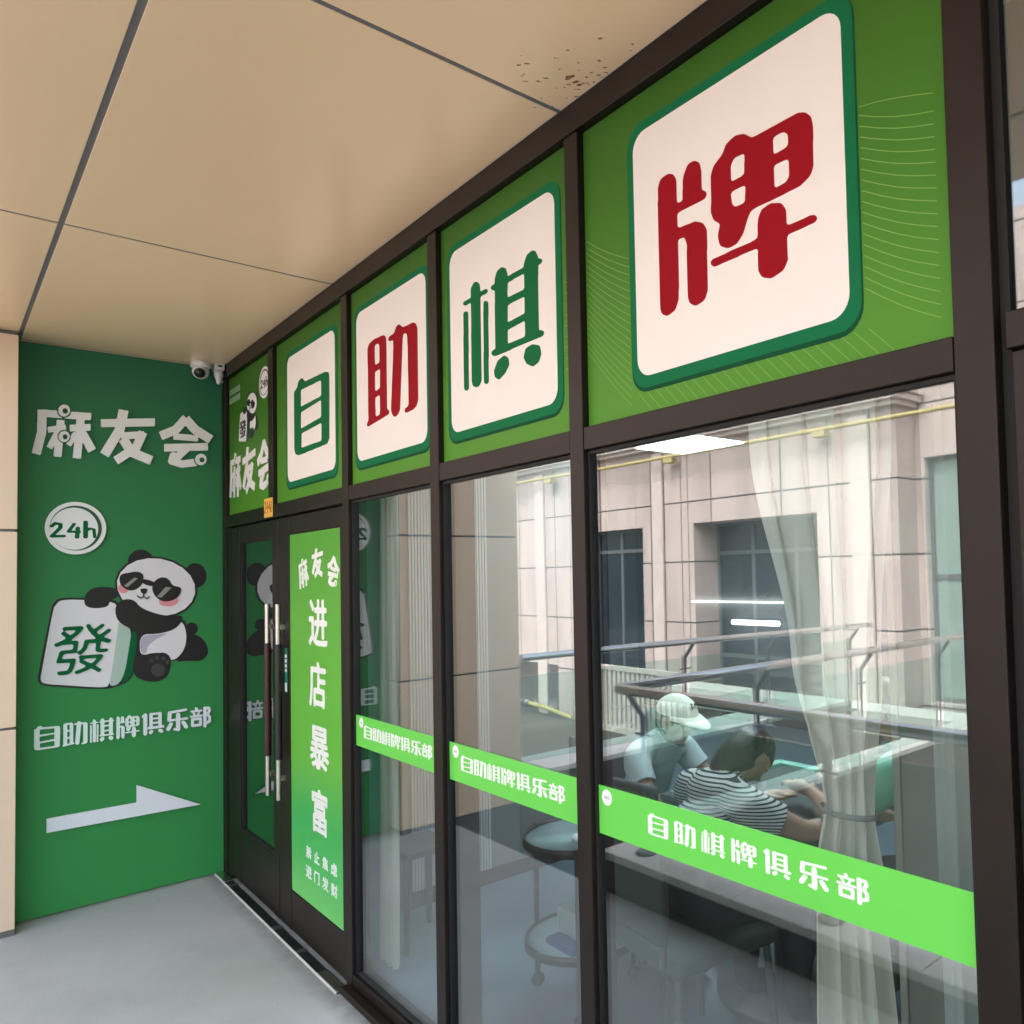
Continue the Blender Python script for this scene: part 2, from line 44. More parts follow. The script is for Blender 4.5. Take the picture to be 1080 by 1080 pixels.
 '24h': '564,4 552,13 544,26 535,49 533,63 532,117 537,153 537,271 541,299 540,308 537,312 532,316 523,317 404,317 391,319 377,326 366,340 358,358 355,371 357,389 366,426 479,816 488,839 495,851 505,859 518,863 527,861 536,856 545,848 550,839 558,816 558,789 552,766 468,476 463,458 463,448 464,444 468,441 477,439 527,439 536,441 542,444 544,448 546,458 546,580 554,621 561,639 569,648 577,655 591,660 600,661 609,658 618,652 632,637 638,625 643,603 645,589 645,562 641,526 641,444 644,435 657,417 661,408 667,380 667,367 662,349 655,336 641,319 637,308 636,249 632,212 631,94 624,40 616,22 609,13 600,5 591,1 582,0 573,1|750,20 737,30 726,45 717,67 714,85 714,925 717,948 724,966 728,975 737,985 746,993 759,999 768,1000 778,998 787,992 803,975 811,957 817,929 818,625 820,607 823,602 828,602 841,615 850,619 859,620 873,617 941,583 960,572 969,565 976,557 984,539 986,526 987,485 991,458 991,367 995,330 996,240 1000,208 1000,90 998,72 993,58 986,49 978,43 964,41 953,45 942,54 935,67 930,85 928,99 928,172 924,203 923,299 919,330 919,426 914,467 912,476 905,483 882,495 873,496 868,494 861,485 823,418 819,403 818,99 817,85 813,67 807,49 803,40 796,31 787,23 773,18 759,18|31,54 22,59 14,67 8,76 2,90 0,113 2,144 180,603 182,621 182,712 179,725 170,734 150,743 141,743 136,741 130,734 122,719 107,684 74,616 60,603 45,596 36,596 27,600 18,608 8,621 1,639 0,675 3,689 13,716 85,870 95,883 104,889 113,892 127,892 136,889 209,857 236,845 245,839 258,825 264,811 271,784 272,766 272,594 267,566 248,512 131,215 129,203 130,199 136,195 154,194 186,198 213,199 236,203 263,203 286,207 304,207 313,205 322,199 332,190 340,176 345,158 346,131 341,108 332,91 321,81 304,74 254,68 222,67 200,64 172,63 150,59 123,58 100,55 72,54 50,50 40,51',
 '进': '44,5 29,19 7,51 1,71 2,90 12,110 37,140 90,188 135,221 144,234 149,260 149,481 142,500 129,507 44,509 17,520 7,533 0,559 2,591 11,611 24,622 37,627 83,630 220,629 246,622 260,611 269,591 271,572 272,234 279,216 293,201 330,175 350,168 350,175 332,207 332,234 344,253 383,298 409,339 428,385 433,409 428,418 416,422 344,424 318,435 306,448 301,461 299,487 301,513 306,526 317,539 337,549 428,552 449,559 455,578 455,676 449,695 435,702 350,704 324,715 313,728 308,741 305,774 308,793 323,813 344,822 428,825 449,832 455,852 458,962 468,982 487,996 507,1000 533,999 552,993 566,982 573,969 577,949 579,845 585,832 598,826 611,825 683,825 703,832 709,852 711,956 717,975 728,989 748,998 767,1000 793,998 813,989 824,975 830,956 832,852 839,832 854,826 917,824 943,817 961,800 968,774 964,735 956,721 943,710 917,704 854,702 839,695 833,682 832,669 832,585 835,565 839,558 852,553 943,550 969,540 981,526 987,507 987,474 981,448 969,435 950,426 859,423 839,416 833,403 832,390 830,188 824,168 806,150 780,143 748,145 728,155 714,175 710,207 709,396 703,416 683,423 598,423 578,421 565,411 535,318 504,253 473,207 443,175 413,149 412,142 435,132 474,124 591,116 800,124 937,135 969,133 989,123 998,110 1000,97 991,51 977,25 963,14 943,8 859,6 806,1 487,2 409,15 350,34 298,61 230,110 207,118 194,115 174,101 90,9 70,0 57,0|604,552 585,558 578,574 578,676 584,695 598,702 617,703 683,702 702,696 708,682 710,663 709,578 703,559 683,552|200,747 181,765 135,822 73,891 55,917 50,936 55,956 70,974 90,987 109,992 122,991 148,976 247,878 287,826 292,806 291,793 271,767 253,752 233,743 213,742',
 '店': '62,1 36,13 11,34 1,54 0,67 49,204 62,254 75,329 88,470 89,828 96,854 107,867 127,877 146,879 477,882 485,887 486,893 466,945 468,971 477,982 490,990 535,1000 561,994 580,978 603,945 627,900 646,883 672,880 950,879 976,872 989,861 1000,835 999,796 989,776 970,762 937,758 646,757 626,752 622,744 626,659 632,646 639,642 665,639 918,638 937,634 950,627 964,607 968,581 964,555 957,541 937,528 905,523 652,523 633,516 626,501 626,444 632,431 639,427 659,424 873,423 898,416 916,399 921,386 923,360 923,67 919,34 906,15 879,4 840,4 814,14 788,37 756,41 406,41 388,34 360,10 328,3 295,7 276,21 266,41 264,67 264,353 268,392 282,412 308,422 470,424 490,431 496,444 497,457 497,698 501,744 496,752 477,757 250,757 237,756 224,751 218,735 216,522 209,405 195,288 176,190 144,93 116,28 94,5 81,0|412,157 393,164 386,184 386,279 392,294 399,299 425,302 762,302 782,299 793,288 795,268 795,184 793,171 782,160 756,157',
 '暴': '354,5 340,12 329,24 320,44 314,69 307,76 288,73 175,33 149,28 129,32 116,40 102,57 92,76 89,95 92,108 109,126 136,138 260,179 286,191 289,198 284,211 248,253 235,258 225,256 116,201 83,189 63,186 43,190 24,204 8,224 0,243 2,262 17,280 135,333 158,346 168,358 149,365 50,367 24,377 12,391 6,416 9,442 23,461 37,469 57,473 239,474 255,480 258,487 255,506 241,512 116,514 90,518 70,531 60,551 59,570 62,590 70,603 83,614 116,621 235,622 248,625 255,635 253,641 241,646 169,649 149,653 129,666 122,680 117,712 117,930 118,956 124,975 142,993 156,997 182,1000 809,1000 836,999 855,993 873,975 880,949 881,718 876,680 869,666 849,653 822,648 756,648 743,644 736,635 743,625 756,622 882,621 908,616 922,609 933,596 939,577 938,551 928,531 908,518 882,514 750,512 736,506 733,487 737,480 752,474 941,473 961,469 975,461 988,442 992,416 986,391 974,377 948,367 863,365 842,358 845,352 866,339 968,298 987,288 1000,269 997,243 968,208 948,198 928,197 888,208 789,256 770,261 756,254 707,204 704,191 711,185 855,129 884,108 890,89 887,69 870,44 849,29 836,27 816,29 648,95 571,119 565,117 558,109 542,44 528,24 512,14 486,4 459,0 380,0|413,223 403,230 382,269 342,313 335,326 348,346 366,358 380,363 423,365 440,358 434,320 432,236 426,223|565,220 558,236 557,313 551,358 565,364 591,366 618,365 637,359 661,339 663,333 660,320 615,262 592,224 578,219|413,474 393,480 388,493 393,507 408,513 583,513 598,507 603,493 598,480 583,474|413,622 400,625 393,635 400,644 413,648 578,648 591,644 599,635 591,625 578,622|268,750 255,754 247,763 255,773 274,776 723,776 743,773 750,763 743,754 723,750|268,879 255,882 247,892 255,901 274,905 723,905 743,901 750,892 743,882 723,879',
 '富': '108,4 88,18 81,31 77,50 76,344 79,383 88,402 108,416 220,427 197,431 171,445 160,459 154,479 153,607 158,638 165,652 184,667 203,674 224,677 203,679 184,687 164,702 157,715 154,734 157,747 165,761 178,772 190,777 229,780 784,780 816,777 836,766 846,754 851,741 851,722 846,709 836,696 822,687 797,679 778,677 797,675 816,667 835,652 842,638 847,607 846,479 840,459 829,445 803,431 780,427 899,418 918,408 932,389 936,351 936,69 934,44 924,24 912,13 899,9 867,6 835,10 803,31 778,38 235,38 210,33 184,11 165,2 133,0|229,139 210,145 204,159 209,178 224,184 407,185 427,178 432,165 427,146 412,140|586,139 567,145 561,159 566,178 582,184 778,185 797,178 802,165 797,146 782,140|229,280 210,286 205,299 210,313 224,319 407,319 427,313 431,299 427,286 412,280|586,280 567,286 562,299 567,313 586,319 778,319 797,313 801,299 797,286 778,280|305,536 293,539 284,549 286,562 305,568 688,569 707,566 716,555 713,543 695,536|31,676 11,690 1,715 0,850 2,875 7,888 18,901 37,910 396,914 410,920 408,958 412,971 420,981 446,993 490,1000 510,996 522,989 540,971 571,926 592,914 950,912 969,908 982,901 993,888 997,875 1000,843 999,715 988,689 975,679 963,674 937,672 912,674 899,679 886,689 875,715 871,786 860,796 841,799 152,798 139,792 135,786 132,715 120,689 108,679 88,673 56,672',
 '禁': '336,4 317,14 303,31 293,57 293,82 304,96 323,105 415,107 435,114 441,127 442,146 442,242 435,261 422,267 402,268 315,267 292,261 311,235 316,216 310,197 291,172 212,94 153,48 114,24 101,21 81,22 55,35 31,57 22,76 25,95 42,113 100,152 163,203 199,242 210,261 186,268 61,269 35,280 21,299 17,331 24,357 42,374 61,380 88,381 926,381 952,379 965,374 983,357 989,338 988,306 979,286 965,275 933,268 793,267 773,261 782,248 893,164 946,119 962,101 968,82 964,63 952,49 933,34 900,23 874,28 684,184 674,197 670,216 673,229 696,261 677,267 599,268 579,261 573,248 570,88 560,57 543,31 520,15 474,2 369,0|173,426 159,433 148,446 142,465 142,484 148,504 160,517 213,536 207,574 205,627 199,643 186,637 107,561 74,542 48,543 29,555 6,580 0,606 4,619 14,631 88,695 133,745 150,772 149,778 140,784 74,787 48,797 37,810 31,829 31,848 37,868 48,881 68,890 179,893 199,899 205,912 211,970 219,983 232,994 251,999 271,1000 291,996 304,989 315,976 320,963 326,906 336,895 435,890 454,881 474,861 481,861 500,881 520,890 658,895 665,900 670,912 673,957 683,983 697,994 710,998 743,999 762,994 780,976 786,957 789,912 795,899 815,893 933,891 952,885 970,868 976,848 976,829 970,810 959,797 933,787 854,783 846,778 846,772 861,749 908,702 991,631 1000,606 995,587 985,574 965,556 952,549 939,546 920,549 893,566 808,648 795,653 790,644 787,574 781,536 795,530 834,527 854,521 868,510 877,491 878,472 875,452 867,439 854,429 834,423 802,421 212,421|336,529 317,535 315,542 322,574 323,655 330,670 336,670 349,663 395,628 435,618 441,613 451,587 466,567 494,545 507,542 526,547 559,569 651,654 664,658 669,650 672,574 679,542 678,536 671,531 566,528 507,533 461,529|487,663 482,670 475,695 466,708 389,765 382,778 395,784 428,787 448,793 474,817 481,817 500,797 520,788 591,785 605,779 606,772 599,759 564,721 514,676',
 '止': '30,5 10,18 0,44 0,82 11,108 23,119 43,125 132,127 145,133 151,146 153,714 157,733 164,746 177,757 190,762 222,763 247,757 265,740 271,720 272,165 275,140 285,129 311,126 452,126 465,129 475,140 478,165 479,957 490,982 509,996 548,1000 580,993 597,976 604,950 604,669 605,657 611,644 624,638 637,637 918,634 931,629 944,618 953,599 956,580 955,554 949,535 938,522 918,513 637,510 624,509 611,503 605,491 604,471 604,165 607,140 618,129 631,126 931,126 963,123 976,119 989,108 998,89 1000,50 993,25 976,7 963,3 938,0 75,0',
 '焦': '72,5 52,14 38,25 29,38 28,58 35,77 85,152 150,272 150,589 145,604 137,604 91,569 72,564 59,566 32,582 9,604 2,617 0,636 13,662 65,711 150,811 203,890 246,968 261,987 282,999 308,999 341,988 360,972 367,955 365,935 337,870 338,864 347,858 478,856 504,860 508,864 509,877 484,935 484,961 491,974 504,986 531,997 550,1000 570,996 590,981 649,871 662,860 688,856 924,856 950,849 963,838 973,818 973,786 963,766 950,755 937,750 668,747 655,746 642,740 636,727 636,714 642,701 649,697 668,694 872,691 885,686 898,675 905,662 909,643 903,617 892,604 878,596 845,592 655,590 642,585 638,578 636,565 642,551 662,545 872,542 885,537 898,526 907,506 909,487 905,467 898,454 885,443 872,438 657,435 642,428 636,409 642,389 655,383 911,381 937,375 950,364 960,344 962,324 960,305 951,285 931,271 885,265 871,259 876,246 962,129 993,77 1000,58 1000,45 990,24 963,8 931,0 904,5 887,19 770,194 765,220 768,233 786,259 780,263 740,267 609,264 308,267 288,264 277,259 249,227 232,175 200,110 143,25 124,9 111,3 91,1|373,4 354,12 342,25 337,38 320,194 324,214 341,232 360,239 386,242 413,234 426,221 433,207 448,136 456,58 450,32 432,14 400,5|622,10 603,25 593,45 545,194 547,214 561,233 583,245 609,250 636,243 649,232 661,214 691,142 713,64 709,38 695,22 681,15 655,8|301,382 282,389 275,402 275,415 281,428 295,434 485,435 504,429 511,415 511,402 505,389 491,383|301,545 282,551 276,565 281,584 297,591 485,591 504,585 510,571 505,552 489,545|301,694 282,701 275,714 275,727 281,740 295,746 485,747 504,741 511,727 511,714 505,701 491,695',
 '虑': '57,2 37,12 14,29 5,42 0,61 4,81 30,141 50,198 75,327 83,418 84,723 86,743 96,763 109,773 135,780 396,781 409,782 422,788 429,808 432,963 442,983 455,994 468,999 507,1000 533,990 547,970 555,937 559,930 572,925 853,923 872,921 892,911 906,892 909,859 899,834 879,819 846,815 579,814 559,808 556,795 566,784 579,781 911,780 944,772 969,756 976,743 979,730 973,697 936,600 912,561 916,554 957,531 970,509 971,490 965,457 954,431 941,412 911,390 859,376 637,373 611,368 611,360 616,353 702,282 718,256 718,236 703,210 683,194 657,188 631,198 565,256 500,304 495,314 492,334 495,347 509,373 507,379 468,401 450,418 437,438 422,489 415,497 396,501 265,491 246,494 213,510 207,490 198,347 185,249 157,126 125,55 102,16 83,2 70,0|474,8 442,18 415,36 398,61 386,100 384,262 396,289 409,300 422,304 468,305 487,299 498,288 505,256 507,133 513,120 526,114 696,113 709,117 718,126 732,165 748,186 774,190 820,178 821,184 816,197 774,256 770,282 779,301 794,313 814,322 833,326 859,318 891,288 960,197 989,152 1000,126 1000,100 988,81 957,62 938,57 924,58 911,63 898,74 859,137 840,157 835,152 828,94 816,61 794,31 761,12 735,5 703,4 520,4|220,54 194,66 179,81 170,100 172,120 220,192 262,282 271,295 285,305 298,309 331,302 356,282 365,256 361,236 333,172 294,100 272,70 246,54|585,483 566,487 554,496 554,509 566,516 781,539 802,548 827,576 857,567 876,554 853,498 833,485 807,482|213,579 207,598 206,639 209,652 220,663 246,666 396,665 409,663 420,652 421,626 415,614 409,609 252,591|559,623 549,632 547,645 553,659 568,665 801,665 820,660 824,652 820,637 814,631 781,638 748,638 625,626',
 '门': '31,4 17,12 7,25 0,57 0,745 7,771 24,788 44,794 82,795 107,788 120,777 128,764 131,745 131,50 125,25 107,7 75,0|707,10 685,25 666,63 661,82 662,95 675,113 701,120 848,122 867,132 872,147 874,816 871,841 860,852 841,855 388,855 350,858 337,862 324,873 317,886 313,906 314,925 320,944 330,957 343,964 382,969 943,969 975,962 988,951 995,938 1000,893 1000,140 999,102 993,76 984,57 967,37 943,23 918,15 848,6 733,6|235,744 216,749 197,764 65,925 59,938 58,957 65,970 82,985 120,1000 139,998 152,993 178,972 248,900 301,835 310,809 309,796 303,783 286,766 267,754',
 '发': '283,1 256,11 241,28 229,47 221,73 224,86 233,99 250,109 352,144 413,170 472,202 487,215 489,222 484,235 382,362 375,363 367,357 290,260 204,175 164,142 98,96 72,89 46,97 12,131 0,157 4,176 14,189 129,280 164,315 217,378 256,434 296,500 336,587 348,622 346,635 329,642 197,642 138,638 118,645 99,668 88,700 89,726 138,811 187,939 204,959 230,967 270,961 296,947 306,933 308,907 292,855 264,784 265,771 283,764 370,765 387,771 395,784 429,958 436,978 448,991 467,999 487,1000 520,994 540,986 549,978 557,965 560,952 557,913 535,790 535,777 540,769 566,764 771,764 788,771 784,784 695,887 683,907 679,920 680,933 686,946 711,968 738,977 764,972 784,959 805,939 869,868 888,842 894,823 893,810 871,771 889,765 949,759 962,752 973,739 979,719 980,693 976,674 969,661 949,647 922,643 517,642 500,636 494,629 482,590 487,581 507,577 810,575 843,568 869,551 880,532 881,512 874,487 853,435 802,344 769,299 714,235 708,222 710,215 725,202 820,157 981,106 992,99 1000,86 998,60 978,28 955,7 929,0 902,3 830,23 757,51 678,89 619,125 606,131 593,131 494,76 421,44 316,6|586,304 553,334 507,391 481,428 476,441 477,448 492,454 540,455 691,455 710,448 710,435 698,412 639,335 606,304 599,302',
 '财': '663,4 641,18 626,44 618,76 618,89 624,102 637,113 650,118 735,121 748,127 754,140 755,410 754,430 748,445 735,434 680,346 629,275 553,185 527,162 501,154 475,161 436,198 427,224 432,243 441,256 520,340 605,456 650,534 689,610 709,657 709,673 689,681 494,682 475,688 449,705 443,687 442,667 439,307 429,287 410,274 384,271 345,279 342,275 420,172 453,121 459,95 450,70 429,49 410,38 390,37 377,42 361,57 273,178 254,193 241,184 205,127 162,76 97,22 71,9 52,8 31,18 8,44 0,70 6,89 19,104 78,153 123,209 143,245 169,326 181,385 189,475 190,770 197,796 208,809 228,818 260,818 273,814 286,803 296,783 298,751 298,417 283,301 286,293 293,290 319,286 338,279 342,282 335,301 333,333 332,822 325,841 306,848 175,848 162,845 152,834 149,809 148,295 140,282 130,274 97,264 65,271 52,281 44,295 40,333 40,899 47,931 65,948 84,954 123,956 377,956 403,953 416,948 434,931 440,912 442,796 449,771 475,788 501,794 715,795 741,798 748,802 754,817 756,950 760,969 767,982 780,993 793,998 832,1000 858,993 876,976 883,950 884,828 887,809 891,802 904,796 956,794 976,788 993,770 1000,738 996,712 982,693 956,682 897,678 890,674 885,661 883,140 876,82 867,57 854,37 839,24 819,13 754,0 689,0',
 '發': '211,1 170,5 143,15 132,28 126,41 124,55 127,68 136,76 149,81 260,83 280,88 291,95 305,116 315,150 322,197 321,224 310,237 294,242 122,244 101,247 87,257 82,271 82,291 109,460 122,484 143,493 294,495 318,501 326,507 333,521 334,575 330,588 322,600 294,607 143,608 67,580 46,576 25,581 5,602 0,622 12,642 88,676 149,709 169,723 177,737 169,757 108,807 93,825 91,838 97,852 124,879 124,885 109,906 104,919 103,933 108,950 122,962 143,966 391,967 432,962 456,946 463,933 462,919 455,899 436,865 385,798 297,710 288,696 287,690 293,683 308,679 384,674 398,667 407,656 412,629 413,480 418,455 425,450 446,460 466,477 481,494 497,521 512,575 515,649 519,663 528,674 556,683 687,685 707,690 712,696 712,703 703,717 632,783 559,872 513,953 510,973 516,987 528,996 542,1000 556,999 569,993 582,980 627,912 639,901 652,895 666,897 680,905 777,985 797,991 818,985 836,966 838,953 832,939 797,904 728,849 719,838 716,825 721,811 742,792 763,781 777,779 804,792 900,872 914,880 928,882 942,879 956,871 967,858 970,845 961,825 871,750 860,737 859,723 866,713 880,703 990,656 1000,642 997,622 976,596 963,590 949,588 921,595 852,623 832,627 825,626 816,615 812,582 813,514 822,487 832,480 845,476 928,474 949,471 956,467 965,453 966,440 961,426 949,416 935,410 894,405 818,407 770,420 749,440 738,467 734,568 728,592 721,600 708,606 646,608 618,606 599,595 593,582 581,514 565,474 535,432 494,391 480,382 453,393 418,431 411,433 370,426 225,425 194,419 181,406 172,365 173,338 183,325 211,319 384,317 398,313 407,305 413,284 410,230 394,122 382,75 367,48 349,28 322,12 260,2|466,0 446,8 434,21 428,41 432,55 453,69 531,95 577,115 599,129 607,143 604,152 595,163 501,220 482,237 478,251 485,284 466,314 462,332 467,352 480,370 549,366 832,367 866,361 889,345 895,325 883,291 844,230 790,164 785,149 789,136 797,128 890,62 897,48 897,35 880,11 866,5 845,7 735,77 714,86 701,87 680,82 618,49 542,19 494,3|687,197 659,208 574,257 555,271 547,284 554,291 563,294 597,297 735,297 768,291 775,284 775,271 752,237 714,202 701,197|239,803 163,858 143,879 156,887 191,891 294,891 325,885 333,872 328,858 294,820 267,800 253,798',
}
BB = {'自': [1.2005, 2.2375, 1.6594, 2.594], '助': [2.0619, 2.2506, 2.5174, 2.5888], '棋': [2.8501, 2.2474, 3.3145, 2.5871], '牌': [3.8059, 2.2494, 4.2691, 2.5867], '俱': [4.0905, -99.7182, 97.8384, -4.2818], '乐': [8.6266, -100.2289, 96.3747, -3.0746], '部': [0.6339, -104.2025, 99.9506, 0.3911], '麻': [-0.8814, 2.3176, -0.621, 2.5933], '友': [-0.6001, 2.3011, -0.3576, 2.5983], '会': [-0.3373, 2.3024, -0.075, 2.6008], '24h': [4.5765, -85.882, 134.4286, -1.3864]}
